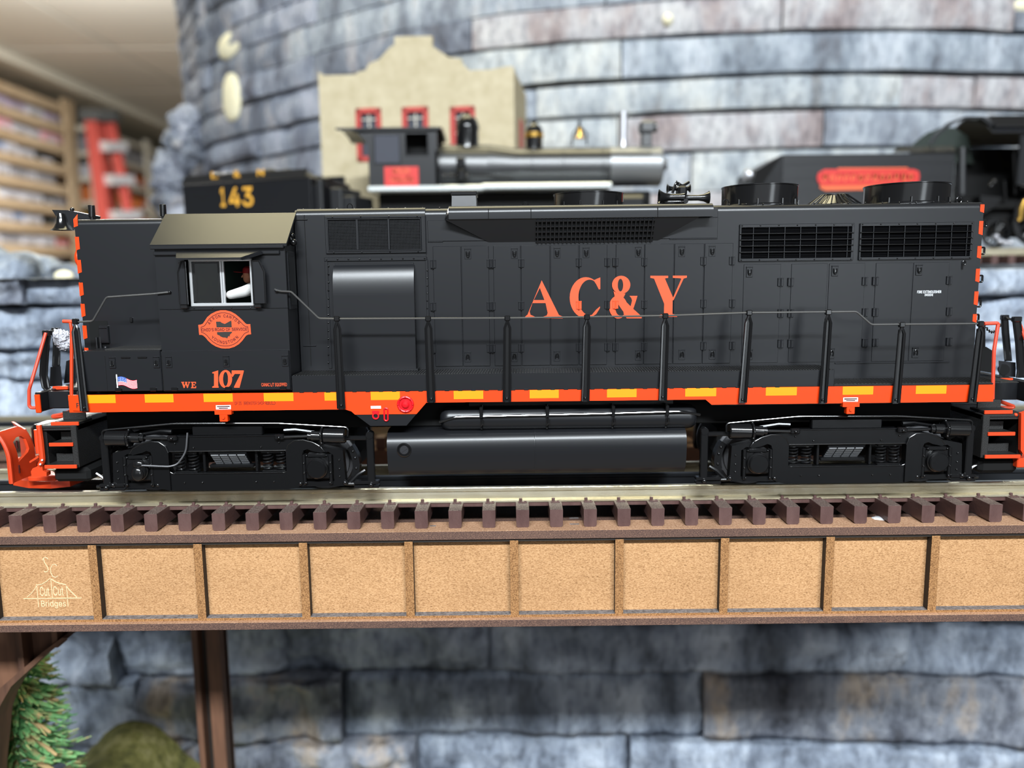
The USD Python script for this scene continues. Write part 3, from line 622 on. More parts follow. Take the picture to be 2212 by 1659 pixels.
for a, b, f, hg, lt in ((1368, 1685, pv, 1680, 1415), (1775, 2083, pv, 1766, None), (548, 855, pr, 850, 595), (947, 1262, pr, 939, None), (1268, 1574, pr, 1568, 1312)):
    x0, x1 = X(f(a), YH, 79), X(f(b), YH, 79)
    p = D.part('hood_door', box(x0, x1, YH - .2, YH + .3, zr0, zr1, .1), 'black')
    for z in (74.4, 63.2, 52.2): hinge(f(hg), z, p)
    if lt: lat += latch(f(lt), 78.2, p); lat += latch(f(lt) - 8 if f is pr else f(lt), 48.4, p, False)
D.part('latch_handles', lat, 'gloss', parent=lh, kind='stuff')
D.part('base_ledge', bxp(1803, 2050, YH, 44.6, 45.1, .35, .1), 'black', parent=lh)
# --- dynamic brake blister above the doors
b0, b1, b2, b3 = X(960, -23, 98), X(1057, -18.4, 90), X(1421, -18.4, 90), X(1514, -23, 98)
zb0, zb1, zbt = 89.7, 97.6, 102.3
def blis_prof(y, zlo, ylo):
    return [(-ylo, zlo), (-y, zb1), (-y, zb1 + 2.2)] + [(-y + 2.8 - 2.8 * math.cos(t), zb1 + 2.2 + 2.6 * math.sin(t)) for t in np.linspace(.2, math.pi / 2, 6)] + [(0, zbt + .2)]
top = [(0, zb1), (-23.2, zb1), (-23.2, 99.7)] + [(-23.2 + 2.8 - 2.8 * math.cos(t), 99.7 + 2.6 * math.sin(t)) for t in np.linspace(.2, math.pi / 2, 6)] + [(0, zbt + .2)]
mir = [(-a, b) for a, b in reversed(top[1:-1])]
blz = D.part('dynamic_brake_housing', [prism(top[1:] + mir, b0 + 1.5, X(1541, -23, 98), 'yz')], 'black', smooth=40)
D.part('flared_side', hull([(b0, -22.9, zb1 + .02), (b3, -22.9, zb1 + .02), (b1, -18.0, zb0), (b2, -18.0, zb0), (b0, -17.5, zb1 + .02), (b3, -17.5, zb1 + .02), (b1, -17.5, zb0), (b2, -17.5, zb0)]), 'black', parent=blz, smooth=False)
D.part('rounded_nose', hull([(b0, -22, zb1), (b0 + 1.5, -23.2, zb1), (b0 + 1.5, -23.2, 99.7), (b0 + 1.5, -20.6, 102.2), (b0 + .3, -20, 99.8), (b0 + 1.5, -10, 102.3), (b0, -10, zb1), (b0 + .8, -12, 101.5)]), 'black', parent=blz, smooth=60)
for q in (1055, 1147, 1421): x = X(q, -23.2, 100); D.part('housing_seam', box(x - .12, x + .12, -23.28, -20.5, zb1, 101), 'dark', parent=blz)
for pa, pb, za, zb_ in ((924, 957, 90, 90.35), (1446, 1550, 90.0, 90.3), (1447, 1550, 97.4, 97.65)): D.part('panel_lip', bxp(pa, pb, YH, za, zb_, .3, .08), 'black', parent=blz)
D.part('panel', bxp(924, 1062, YH, 90.3, 97.6, .3, .1), 'black', parent=blz); D.part('panel', bxp(1400, 1550, YH, 90.3, 101, .3, .1), 'black', parent=blz)
# grille let into the flared side
e0 = np.array([0, -22.9, zb1]); e1 = np.array([0, -18.0, zb0]); dn = e1 - e0; nn = np.array([0, dn[2], -dn[1]]); nn = nn / np.linalg.norm(nn); nn = nn if nn[1] < 0 else -nn
gxa, gxb = X(1157, -21, 94), X(1413, -21, 94)
D.part('grille_opening', hull([np.array([x, 0, 0]) + e0 + dn * t + nn * o for x in (gxa, gxb) for t in (.06, .93) for o in (.02, .06)]), 'dark', parent=blz, smooth=False)
for i in range(28):
    x = gxa + (gxb - gxa) * (i + .5) / 28
    D.part('grille_bar', hull([np.array([x + dx, 0, 0]) + e0 + dn * t + nn * o for dx in (-.22, .22) for t in (.04, 1.03) for o in (0, .75)]), 'black', parent=blz, smooth=False)
for t in (.10, .33, .56, .79, .985):
    D.part('grille_slat', hull([np.array([x, 0, 0]) + e0 + dn * (t + dt) + nn * o for x in (gxa, gxb) for dt in (-.025, .025) for o in (0, .5)]), 'black', parent=blz, smooth=False)
# --- radiator grilles
for pa, pb, nb in ((1602, 1841, 7), (1861, 2098, 7)):
    x0, x1 = pxr(pa - 6, pb + 2, YH, 89); z0, z1 = 81.9, 95.0
    rg = D.part('radiator_grille', [box(x0, x1, -18.75, -17.9, z0, z0 + 1.1, .15), box(x0, x1, -18.75, -17.9, z1 - 1.2, z1, .15), box(x0 + .02, x0 + .7, -18.71, -17.92, z0 + .03, z1 - .03, .12), box(x1 - .9, x1 - .02, -18.71, -17.92, z0 + .03, z1 - .03, .12)], 'black')
    D.part('radiator_core', box(x0 + .5, x1 - .5, -18.12, -18.02, z0 + .8, z1 - .8), 'void', parent=rg)  # flat near-black sheet painted as the shade behind the louvres
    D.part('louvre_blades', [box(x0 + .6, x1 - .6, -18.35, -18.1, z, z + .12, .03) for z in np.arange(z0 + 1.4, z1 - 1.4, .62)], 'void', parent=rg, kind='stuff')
    for i in range(nb):
        x = x0 + .7 + (x1 - x0 - 1.6) * (i + .75) / nb; D.part('grille_bar', box(x - .16, x + .16, -18.75, -18.3, z0 + 1, z1 - 1, .08), 'black', parent=rg)
    for i in range(4):
        z = z0 + 1.1 + (z1 - z0 - 2.3) * (i + 1) / 5; D.part('grille_slat', cyl((x0 + .3, -18.85, z), (x1 - .4, -18.85, z), .17, n=8), 'gloss', parent=rg)
        for x in (x0 + .35, x1 - .45): D.part('slat_end', ball((x, -18.85, z), .3, 1), 'gloss', parent=rg)
    D.part('frame_bolts', [ball((x0 + .4 + (x1 - x0 - .8) * t, -18.78, z), .27, 1) for t in np.linspace(0.01, .99, 7) for z in (z0 + .5, z1 - .5)], 'gloss', parent=rg, kind='stuff')
D.part('latch_loop', [tube([(X(2082, -18.3, 80) + .55 * math.cos(t), -18.5, 80.6 + .8 * math.sin(t)) for t in np.linspace(0, 2 * math.pi, 12)], .17, 6), cyl((X(2079, -18.3, 79), -18.5, 80), (X(2079, -18.3, 79), -18.5, 78.2), .17, n=6)], 'gloss', parent=lh)
# --- roof fittings
def fan(pa, pb, zt_, name='fan_housing', label=None):
    x0, x1 = X(pa, 0, 107), X(pb, 0, 107); c, r = (x0 + x1) / 2, (x1 - x0) / 2
    p = D.part(name, lathe([(0, 101.5), (r * 1.02, 101.5), (r * 1.02, 102.6), (r * .985, 103), (r * .985, zt_ - .5), (r, zt_ - .4), (r, zt_), (r * .93, zt_), (r * .93, zt_ - 1.5), (0, zt_ - 1.5)], (c, 0, 0), (0, 0, 1), 64), 'gloss', label=label, smooth=25)
    D.part('fan_guard', [tube([(c + r * q * math.cos(t), r * q * math.sin(t), zt_ - .3) for t in np.linspace(0, 2 * math.pi, 32, endpoint=False)], .18, 5, True) for q in (.3, .55, .8)] + [cyl((c, 0, zt_ - .3), (c + r * .95 * math.cos(t), r * .95 * math.sin(t), zt_ - .3), .18, n=5) for t in np.linspace(0, 2 * math.pi, 8, endpoint=False)], 'gloss', parent=p)
    D.part('fan_hub', lathe([(0, zt_ - 1.6), (r * .22, zt_ - 1.6), (r * .2, zt_ - .4), (0, zt_ - .2)], (c, 0, 0), (0, 0, 1), 20), 'gloss', parent=p)
    for t in (-1.25, -.75, -1.9, -2.4, -.35): D.part('housing_bracket', box(c + r * math.cos(t) - .3, c + r * math.cos(t) + .3, r * math.sin(t) - .25, r * math.sin(t) + .3, 102, 104.6, .1), 'gloss', parent=p)
fan(1195, 1347, 107.9); fan(1560, 1720, 109.9); fan(1871, 2043, 109.7)
x0, x1 = X(1742, 0, 104), X(1858, 0, 104); c, r = (x0 + x1) / 2, (x1 - x0) / 2
fc = D.part('small_fan', lathe([(0, 101.8), (r, 101.8), (r, 102.6), (r * .9, 103.0), (r * .45, 106.2), (0, 106.4)], (c, 0, 0), (0, 0, 1), 40), 'gloss')
D.part('fan_spokes', [tube([(c + r * q * math.cos(t), r * q * math.sin(t), z) for q, z in ((.97, 103.0), (.5, 106.5), (.15, 106.9))], .17, 5) for t in np.linspace(0, 2 * math.pi, 28, endpoint=False)], 'gloss', parent=fc, kind='stuff')
x0, x1 = pxr(976, 1030, -3, 107)
ex = D.part('exhaust_stack', [hull([(x0, -6, 102), (x1, -6, 102), (x1, 6, 102), (x0, 6, 102), (x0 + .2, -5, 108.6), (x1 - .3, -5, 108.6), (x1 - .3, 5, 108.6), (x0 + .2, 5, 108.6)])], 'black', smooth=False)
D.part('stack_rim', box(x0 - .2, x1 + .1, -5.6, 5.6, 107.6, 109.0, .15), 'gloss', parent=ex)
for q in (756, 1135, 1568, 2072):
    x, z = X(q, -12, 103), 102.2
    D.part('lift_ring', tube([(x + .95 * math.cos(t), -12, z + 1.0 + 1.1 * math.sin(t)) for t in np.linspace(-.9, math.pi + .9, 12)], .22, 6), 'gloss')
D.part('roof_rivets', [ball((x, -15.8, 102.25), .3, 1) for x in np.arange(-74, 168, 6.1)], 'gloss', kind='stuff')
# horn cluster
hz = 105.3
def bell(x0, y, z, d, L, r):
    s = 1 if d > 0 else -1
    prof = [(0, 0), (.5 * r, 0), (.42 * r, .15 * L), (.42 * r, .55 * L), (.55 * r, .78 * L), (.85 * r, .95 * L), (r, L), (.8 * r, L), (.35 * r, .75 * L), (0, .7 * L)]
    return lathe(prof, (x0, y, z), (s, 0, 0), 18)
hx = X(1478, -5, hz)
hn = D.part('air_horn', [box(hx - 2.2, hx + 3, -8, 5, 102, 103.2, .3), cyl((hx, -8, 104.3), (hx, 7, 104.3), .9, n=12), box(hx - 1, hx + 1.6, -1, 1.4, 103, 109, .3), box(hx - 2, hx + 1.4, -4, 1.4, 106.5, 110.4, .8)], 'gloss')
for (x, y, z, d, L, r) in ((hx - .4, -6.5, 105.9, -1, 9.2, 2.9), (hx + .3, -5.2, 105.7, 1, 8.8, 2.5), (hx - .2, -1.0, 104.6, -1, 8.6, 2.2), (hx - 1.2, 3.0, 110.0, -1, 3.6, 1.9), (hx + 1, 5.2, 110.2, 1, 3.4, 1.7), (hx - .6, 0.5, 111.3, -1, 1.2, 1.5)):
    D.part('horn_bell', bell(x, y, z, d, L, r), 'gloss', parent=hn)
D.part('horn_pipe', tube(rounded([(hx - 3.4, 0, 108), (hx - 2, 0, 112), (hx + .5, 1, 110.6), (hx + 3.2, 2, 112.2)], 1), .55, 8), 'gloss', parent=hn)
# --- end stripes
def stripes(parent, px_top, x_edge, z_list, s):
    for z0, z1 in z_list:
        D.part('end_stripe', hull([(x_edge + s * .12, YH - .12, z1 if z1 < 101 else 101), (x_edge + s * .12, YH - .12, z0), (x_edge - s * 1.35, YH - .12, z1 - .0 if z1 < 101 else 101), (x_edge - s * 1.35, YH - .12, z0 + .5), (x_edge + s * .12, YH + 3, z1 + 2 if z1 < 99 else 101.5), (x_edge + s * .12, YH + 3, z0 + 2), (x_edge - s * 1.3, YH + .2, z0 + .6)]), 'orange', parent=parent, label='orange safety stripe', smooth=False)
zs = lambda py: Zp(2117, py, YH)
stripes(lh, 0, xh1, [(zs(460), 102), (zs(508), zs(478)), (zs(559), zs(532)), (zs(610), zs(581)), (zs(660), zs(630)), (zs(697), zs(679))], 1)
for py, w in ((480, 3.2), (540, 3.0), (601, 3.0), (655, 3.0), (686, 2.6)):
    z = zs(py); D.part('grab_iron', tube(rounded([(xh1, -15, z + .8), (xh1 + w, -15, z + 1), (xh1 + w, -15, z - 1.4), (xh1, -15, z - 1.4)], .5), .36, 6), 'gloss')
D.part('number_board', box(xh1 - .3, xh1 + 1.1, -13, -4, zs(531), zs(508), .5), 'orange', parent=lh, label='orange-edged end fitting')
# --- cab
CX0, CX1 = -121.6, -77.1
cy = -31.0
ck = [(-cy, 39.0), (cy, 39.0)]
zlo, zup = 89.6, 100.9
cb = D.part('cab', [box(CX0, CX1, cy, cy + .8, 39.0, 67.6), box(CX0, X(402, cy, 75), cy, cy + .8, 67.6, 84.5), box(X(552, cy, 75), CX1, cy, cy + .8, 67.6, 84.5), box(CX0, CX1, cy, cy + .8, 84.5, 89.5),
    box(CX0, CX0 + .8, cy + .8, -18, 52, 89), box(CX1 - .8, CX1, cy + .8, -18, 44, 89), box(CX0, CX0 + .8, -18, 30.2, 52, 100), box(CX1 - .8, CX1, -18, 30.2, 44, 100), box(CX0, CX1, 30.2, 31, 39, 89.5), box(CX0 + .9, CX1 - .9, cy + .9, 30, 39.2, 51.9)], 'black', smooth=False)
D.part('end_gable', [prism([(cy, 89), (-18, 100.5), (-18, 89)], CX1 - .8, CX1, 'yz'), prism([(cy, 89), (-18, 100.5), (-18, 89)], CX0, CX0 + .8, 'yz')], 'black', parent=cb, smooth=False)
D.part('cab_lining', box(CX0 + 1, CX1 - 1, 2, 3, 52, 98), 'greenwall', parent=cb, label='dark green inner wall seen through the window')
# side seams and the lower door panel
zq = 63.5
D.part('panel_seam', [bxp(345, 404, cy, 67.6, 67.95, .25, .08), bxp(567, 622, cy, 67.6, 67.95, .25, .08)], 'black', parent=cb)
D.part('window_apron', bxp(404, 556, cy, 67.3, 68.6, .42, .12), 'black', parent=cb)
D.part('apron_rivets', [ball((X(q, cy, 68), cy - .42, 67.95), .28, 1) for q in (420, 460, 501, 542)], 'gloss', parent=cb, kind='stuff')
bb = D.part('battery_box', [bxp(352, 627, cy, 39.3, 53.2, .9, .2)], 'black', label='black lower cab panel with latches')
D.part('battery_box', [box(X(183, cy, 46), X(351, cy, 46), cy - .8, -16, 39.3, 53.6, .25)], 'black')
D.part('antislip_top', [box(X(228, cy, 52), X(350, cy, 52), cy - .4, -17, 53.5, 54.2, .15)], 'tread', parent=bb)
D.part('door_outline', [bxp(229, 230, cy - .8, 39.6, 51.8, .06, 0), bxp(351, 352.5, cy - .9, 39.3, 51.8, .02, 0)], 'dark', parent=bb)
yb = cy - .85
for q, w in ((272, 20), (308, 20)): x = X(q, yb, 50); D.part('door_pull', box(x - 1.6, x + 1.6, yb - .35, yb, 51.0, 51.45, .15), 'gloss', parent=bb)
lt2 = []
def latch2(px, z):
    x = X(px, yb, z)
    D.part('latch', [box(x - 1.1, x + 1.1, yb - .45, yb + .2, z + 1.7, z + 2.05, .1), box(x - 1.1, x + 1.1, yb - .3, yb + .2, z - 1.9, z + 1.7, .15)], 'black', parent=bb)
    lt2.extend([tube(rounded([(x - .5, yb - .5, z + .6), (x - .5, yb - .6, z - .9), (x + .5, yb - .6, z - .9), (x + .5, yb - .5, z + .6)], .3), .17, 6), box(x - .25, x + .25, yb - .55, yb - .2, z - .5, z + .8, .1)])
for q in (243, 338, 365, 489, 616): latch2(q, 49.4)
D.part('latch_handles', lt2, 'gloss', parent=bb, kind='stuff')
for q in (257, 332, 378, 494, 612): x = X(q, yb, 39.6); D.part('hinge', box(x - 1.1, x + 1.1, yb - .6, yb + .1, 39.3, 40.6, .15), 'gloss', parent=bb)
# roof: sloping side panel, flat crown, eave gutter
pt = (-32.3, zlo); pu_ = (-18.2, zup)
rf = D.part('cab_roof', [prism([pt, (-32.3, zlo - .9), (-18, zup - 1.2), (18, zup - 1.2), (32.3, zlo - .9), (32.3, zlo), (18.2, zup), (-18.2, zup)], CX0 - .9, CX1 + 1.0, 'yz')], 'roofblack', smooth=20)
D.part('gutter', [box(CX0 - .9, X(612, -32.6, 88.6), -32.5, -31.6, 88.0, 89.2, .2), box(CX0 - .2, X(602, -32.6, 87), -31.9, -30.9, 86.0, 87.3, .2)], 'black', parent=rf)
# window with two lights
wx0, wx1, wz0, wz1 = X(411, cy, 75), X(547, cy, 75), 68.55, 84.75
wm = X(482, cy, 75)
wf = D.part('window_frame', [box(wx0, wx1, cy - .55, cy + .5, wz0, wz0 + 1.1, .15), box(wx0, wx1, cy - .55, cy + .5, wz1 - .9, wz1, .15), box(wx0 + .01, wx0 + 1.0, cy - .52, cy + .48, wz0 + .02, wz1 - .02, .15), box(wx1 - .8, wx1 - .01, cy - .52, cy + .48, wz0 + .02, wz1 - .02, .15), box(wm - .75, wm - .05, cy - .5, cy + .47, wz0 + .03, wz1 - .03, .12), box(wm + .05, wm + .75, cy - .45, cy + .46, wz0 + .03, wz1 - .03, .12)], 'chrome', label='bright metal window frame')
D.part('window_pane', box(wx0 + .9, wm - .6, cy - .1, cy, wz0 + .9, wz1 - .8), 'glass', parent=wf)
D.part('pane_gasket', [box(wx0 + 1.0, wx0 + 1.9, cy - .05, cy + .3, wz0 + 1, wz1 - 1), box(wm - 1.6, wm - .75, cy - .05, cy + .3, wz0 + 1, wz1 - 1), box(wx0 + 1, wm - .7, cy - .05, cy + .3, wz0 + 1.0, wz0 + 1.6), box(wx0 + 1, wm - .7, cy - .05, cy + .3, wz1 - 1.7, wz1 - .9)], 'dark', parent=wf)
D.part('sunshade', [hull([(X(377, -34, 87), -32.6, 87.3), (X(562, -34, 87), -32.6, 87.3), (X(384, -36, 84.4), -37.4, 84.9), (X(523, -36, 84.4), -37.4, 84.9), (X(377, -34, 87), -32.6, 86.8), (X(562, -34, 87), -32.6, 86.8), (X(384, -36, 84.4), -37.4, 84.3), (X(523, -36, 84.4), -37.4, 84.3)]), hull([(X(521, -36, 84.4), -37.2, 84.8), (X(562, -34, 87), -32.8, 87.1), (X(521, -36, 84.4), -37.2, 83.9), (X(562, -34, 87), -32.8, 86.0), (X(525, -36, 84.4), -36.9, 83.9), (X(564, -34, 87), -32.5, 86)])], 'roofblack', smooth=False)
wd = []
for s, (pa, pb) in ((1, (548, 573)), (-1, (388, 404))):
    x0, x1 = pxr(pa, pb, -33, 75)
    poly = [(x0, 69.4), (x1, 69.4), (x1, 80.2), (x1 - 1.6 * s if s > 0 else x1, 83.8), (x0 if s > 0 else x0 + 1.3, 83.8), (x0, 80.2 if s < 0 else 83.8)]
    w = D.part('wind_deflector', prism(poly, -33.4, -32.9), 'black', smooth=False)
    D.part('deflector_rim', [tube([(a, -33.4, b) for a, b in poly], .3, 6, True)], 'gloss', parent=w)
    D.part('deflector_bracket', [box(x0 - .3, x0 + 2.2, -33, cy, 67.9, 69.4, .2), box(x0, x0 + 1.2, -33, cy, 83.0, 83.6, .15)], 'gloss', parent=w)
x = CX1
D.part('rear_cab_window', [box(x, x + .5, -29.3, -20.5, 67, 87, .2)], 'black', parent=cb); D.part('cab_end_pane', box(x + .4, x + .6, -28.3, -21.5, 68.5, 85.5), 'glass', parent=cb)
D.part('roof_fitting', [cyl((X(632, -22, 95), -24, 90.5), (X(625, -22, 99), -24, 95.8), .55, n=8), ball((X(634, -24, 90), -24, 90.2), 1.3, 2), ball((X(631, -24, 93), -24, 92.6), .9, 1)], 'gloss')
# --- short high hood
sh = D.part('short_hood', prism(hood_prof(18, 39, 99.5, 2.2), -155.2, CX0 + .2, 'yz'), 'black', smooth=40)
zs2 = lambda py: Zp(178, py, YH)
stripes(sh, 0, -155.3, [(zs2(491), 99.4), (zs2(541), zs2(512)), (zs2(591), zs2(562)), (zs2(640), zs2(611)), (zs2(685), zs2(657)), (zs2(733), zs2(704)), (zs2(760), zs2(752))], -1)
D.part('end_fitting', ball((-156.0, -14, zs2(557)), 2.6, 2, (.7, 1.2, 1.4)), 'orange', parent=sh, label='orange edge of the end number light')
D.part('sand_filler', box(X(283, YH, 60), X(289, YH, 60), YH - .5, YH + .2, 62.6, 64.4, .15), 'gloss', parent=sh)
nx0, nx1 = X(204, YH, 57), X(235, YH, 57)
D.part('corner_recess', box(nx0 - 1.5, nx1, YH - .1, YH + 2, 51.5, 63.3), 'dark', parent=sh)
D.part('brake_box', [box(nx0 + 2.2, nx1 + .4, YH - 1.0, YH + .6, 55.2, 61.6, .2), box(nx0 + 2.4, nx1, YH - 1.3, YH, 60.6, 61.0, .1), cyl((nx0 + 1.0, YH - .6, 52), (nx0 + 1.0, YH - .6, 57.4), .5, n=8), cyl((nx0 + 2.4, YH - .6, 52), (nx0 + 2.4, YH - .6, 57.6), .5, n=8), ball((nx0 + 4.2, YH - .8, 53.6), .8, 2)], 'black', parent=sh)
# bell hung under a bracket on the nose
bz = Zp(140, 470, -6)
bxl = X(122, -6, bz + 3)
bk = D.part('bell_bracket', prism([(bxl, bz + 2.6), (X(158, -6, bz), bz + 2.4), (-153, bz + .5), (-154.4, bz - 4.2), (X(148, -6, bz - 3), bz - 4.4)], -9, -3.5), 'black', smooth=False)
D.part('bell', lathe([(0, bz + 1.5), (1.2, bz + 1.2), (1.7, bz - .5), (1.9, bz - 2.2), (2.9, bz - 4.0), (4.0, bz - 4.8), (3.6, bz - 4.8), (1.6, bz - 2.4), (0, bz - 1)], (X(134, -9.5, bz - 3), -9.5, 0), (0, 0, 1), 26), 'gloss', parent=bk, label='small glossy bell under the bracket', smooth=40)
D.part('bell_bolt', ball((X(146, -9, bz + 3), -6, bz + 2.9), .8, 1), 'gloss', parent=bk)
for q, y in ((198, -10), (352, -10)):
    z = 99.3; x = X(q, y, 103); D.part('exhaust_pipe', [cyl((x, y, z), (x, y, z + 5.6), .85, n=12), cyl((x, y, z + 1.4), (x, y, z + 5.7), 1.15, n=12, bev=.1)], 'gloss')
# --- handrails and stanchions
YR = -31.2
def rp(px, py, Y=YR): return P(px, py, Y)
D.part('handrail', tube(rounded([rp(160, 696, -31), rp(200, 694, -31), rp(230, 642, -31.4), rp(330, 635, -31.6), rp(366, 631, -31.6), rp(366, 631, -30.9)], .8), .34, 8), 'wire')
D.part('handrail', tube(rounded([rp(594, 625, -30.9), rp(594, 626, -31.8), rp(606, 629, -31.8), rp(629, 630, -31.8), rp(689, 688, -31.2), rp(729, 688.8), rp(1095, 687.2), rp(1437, 682), rp(1617, 675.5), rp(1850, 673), rp(1882, 701), rp(2118, 699)], .8), .34, 8), 'wire')
D.part('rail_knob', [ball(rp(366, 631, -31.4), .6, 1), ball(rp(597, 628, -31.6), .6, 1)], 'gloss')
for pt_, yt, pb, yb_ in ((728, 688, 738, 884), (925, 688, 932, 870), (1096, 687, 1095, 869), (1268, 684.5, 1264, 868), (1437, 682, 1431, 866), (1618, 675, 1603, 871), (1789, 674, 1776, 872), (1948, 701, 1934, 872), (2118, 699, 2098, 870), (163, 694, 184, 889)):
    a, b = rp(pt_, yt), rp(pb, yb_, -33.2); a = a + np.array([0, 0, .1])
    st = D.part('stanchion', [box(a[0] - 1.0, a[0] + 1.0, YR - .8, YR + .9, a[2] - 1.1, a[2] + .8, .3)], 'gloss')
    o = .95; m_ = a + (b - a) * .12; ybw = -33.2
    for s in (-1, 1):
        D.part('stanchion_flange', tube([a + np.array([0, 0, -.9]), m_ + np.array([s * .95, -.5, 0]), (m_ * .3 + b * .7) + np.array([s * 1.0, -.5, 0]), b + np.array([s * 1.05, -.4, .3])], .48, 6), 'gloss', parent=st)
    D.part('stanchion_web', hull([m_ + np.array([d, q, e]) for d in (-.9, .9) for q in (-.1, .35) for e in (-.2, 1.5)] + [b + np.array([d, q, 0]) for d in (-1, 1) for q in (-.1, .5)]), 'truck', parent=st)
    D.part('foot_bolt', ball(b + np.array([0, -.4, 1.4]), .5, 1), 'gloss', parent=st)
# --- printed lettering
def glyph(poly, Y, f, ox, oy, scl=3.95):
    """outline read in enlarged-photo pixels, laid on the plane y = Y"""
    def mp(g): return Polygon([P(ox + x / scl, oy + y / scl, Y)[[0, 2]] for x, y in g.exterior.coords], [[P(ox + x / scl, oy + y / scl, Y)[[0, 2]] for x, y in h.coords] for h in g.interiors])
    return unary_union([mp(g) for g in getattr(poly, 'geoms', [poly])])
pl = Polygon
A_ = pl([(1225, 812), (1372, 1108), (1404, 1121), (1404, 1137), (1236, 1137), (1236, 1123), (1268, 1112), (1276, 1090), (1258, 1006), (1146, 1006), (1122, 1080), (1130, 1106), (1166, 1122), (1166, 1137), (1084, 1137), (1084, 1122), (1104, 1105)]).difference(pl([(1209, 876), (1158, 980), (1248, 980)]))
C_ = ell(1602, 960, 138, 175).difference(ell(1634, 958, 96, 152)).difference(pl([(1652, 872), (1800, 860), (1800, 1040), (1660, 1046)])).union(pl([(1668, 812), (1702, 796), (1725, 787), (1725, 888), (1713, 890), (1690, 845)])).union(pl([(1690, 1062), (1722, 1034), (1722, 1048), (1690, 1100), (1650, 1125), (1650, 1110)]))
E_ = ell(1903, 850, 78, 77).difference(ell(1897, 853, 23, 54)).union(ell(1878, 1040, 78, 98).difference(ell(1905, 1042, 44, 72))).union(pl([(1838, 905), (1880, 925), (1940, 925), (1918, 968), (2000, 1050), (2078, 1120), (2078, 1136), (1950, 1136), (1855, 985)])).difference(ell(1893, 1052, 38, 60).difference(pl([(1838, 905), (1918, 968), (2078, 1120), (1960, 1136), (1860, 990)]))).union(pl([(1974, 944), (2042, 944), (2030, 985), (2004, 1062), (1982, 1040), (1996, 985), (1990, 964)]))
Y_ = pl([(572, 931), (724, 931), (724, 949), (696, 954), (766, 1118), (836, 958), (830, 953), (764, 949), (764, 930), (884, 930), (884, 947), (856, 955), (770, 1140), (762, 1140), (760, 1256), (800, 1266), (800, 1281), (648, 1281), (648, 1266), (688, 1256), (690, 1170), (604, 956), (572, 949)])
Yh = YH - .40
for g, ox, oy, nm in ((A_, 860, 400, 'A'), (C_, 860, 400, 'C'), (E_, 860, 400, '&'), (Y_, 1260, 360, 'Y')):
    D.part('road_name_letter', prism(glyph(g, Yh, None, ox, oy), Yh - .05, Yh + .02), 'orange2', parent=lh, label=f'orange serif letter {nm}' if nm != '&' else 'orange serif ampersand')
one = pl([(1812, 490), (1862, 474), (1862, 606), (1866, 612), (1866, 622), (1812, 622), (1812, 612), (1826, 606), (1826, 500), (1812, 500)]); zero = ell(1925, 548, 56, 77).difference(ell(1925, 548, 21, 60)); seven = pl([(1978, 474), (2080, 474), (2080, 486), (2046, 615), (2046, 622), (1998, 622), (1998, 612), (2052, 505), (2004, 504), (1986, 530), (1976, 530)])
yc = cy - .9
nb = []
for g in (one, zero, seven): D.part('number_digit', prism(glyph(g, yc, None, 0, 680), yc - .06, yc + .02), 'orange2', parent=bb)
W_ = pl([(1548, 572), (1580, 572), (1580, 577), (1575, 580), (1585, 606), (1594, 582), (1590, 577), (1590, 572), (1612, 572), (1612, 577), (1606, 580), (1590, 625), (1582, 625), (1572, 600), (1564, 625), (1557, 625), (1550, 580), (1546, 577)]).union(pl([(1600, 572), (1622, 572), (1622, 577), (1617, 580), (1597, 625), (1589, 625), (1586, 612)]))
W_ = pl([(1547, 572), (1572, 572), (1572, 578), (1567, 580), (1574, 604), (1582, 580), (1578, 576), (1578, 572), (1600, 572), (1600, 577), (1595, 580), (1602, 604), (1610, 580), (1606, 577), (1606, 572), (1624, 572), (1624, 577), (1618, 580), (1603, 625), (1597, 625), (1586, 594), (1575, 625), (1568, 625), (1552, 580), (1547, 577)])
E2 = pl([(1630, 572), (1672, 572), (1673, 588), (1667, 588), (1662, 579), (1649, 579), (1649, 594), (1658, 594), (1660, 590), (1664, 590), (1664, 605), (1660, 605), (1658, 601), (1649, 601), (1649, 618), (1664, 618), (1669, 608), (1675, 608), (1673, 626), (1630, 626), (1630, 620), (1636, 618), (1636, 580), (1630, 578)])
for g in (W_, E2): D.part('initial_letter', prism(glyph(g, yc, None, 0, 680), yc - .06, yc + .02), 'orange2', parent=bb)
def label_text(s, px, py, h_px, w_px, Y, m_, parent, bold=True, name='small_lettering'):
    a = P(px, py, Y); b = P(px + w_px, py - w_px * .0125, Y); H = abs(P(px, py - h_px, Y)[2] - a[2])
    D.part(name, xf(text(s, H, .05, bold, b[0] - a[0]), None, (a[0], Y - .01, a[2])), m_, parent=parent, smooth=False)
label_text('CANAC L/T EQUIPPED', 565, 834.6, 7, 55, yc, 'orange2', bb)
label_text('GP 35   BREWSTER SHOP REBUILD', 507, 874.6, 6.4, 88, -32.6, 'maroon', sl, False)
label_text('F', 165.5, 881, 10, 5, -33.05, 'ink', sl)
label_text('FIRE EXTINGUISHER', 1981, 633.4, 5.4, 52, YH - .2, 'white', lh); label_text('INSIDE', 1997, 639.4, 4.6, 18.5, YH - .2, 'white', lh)
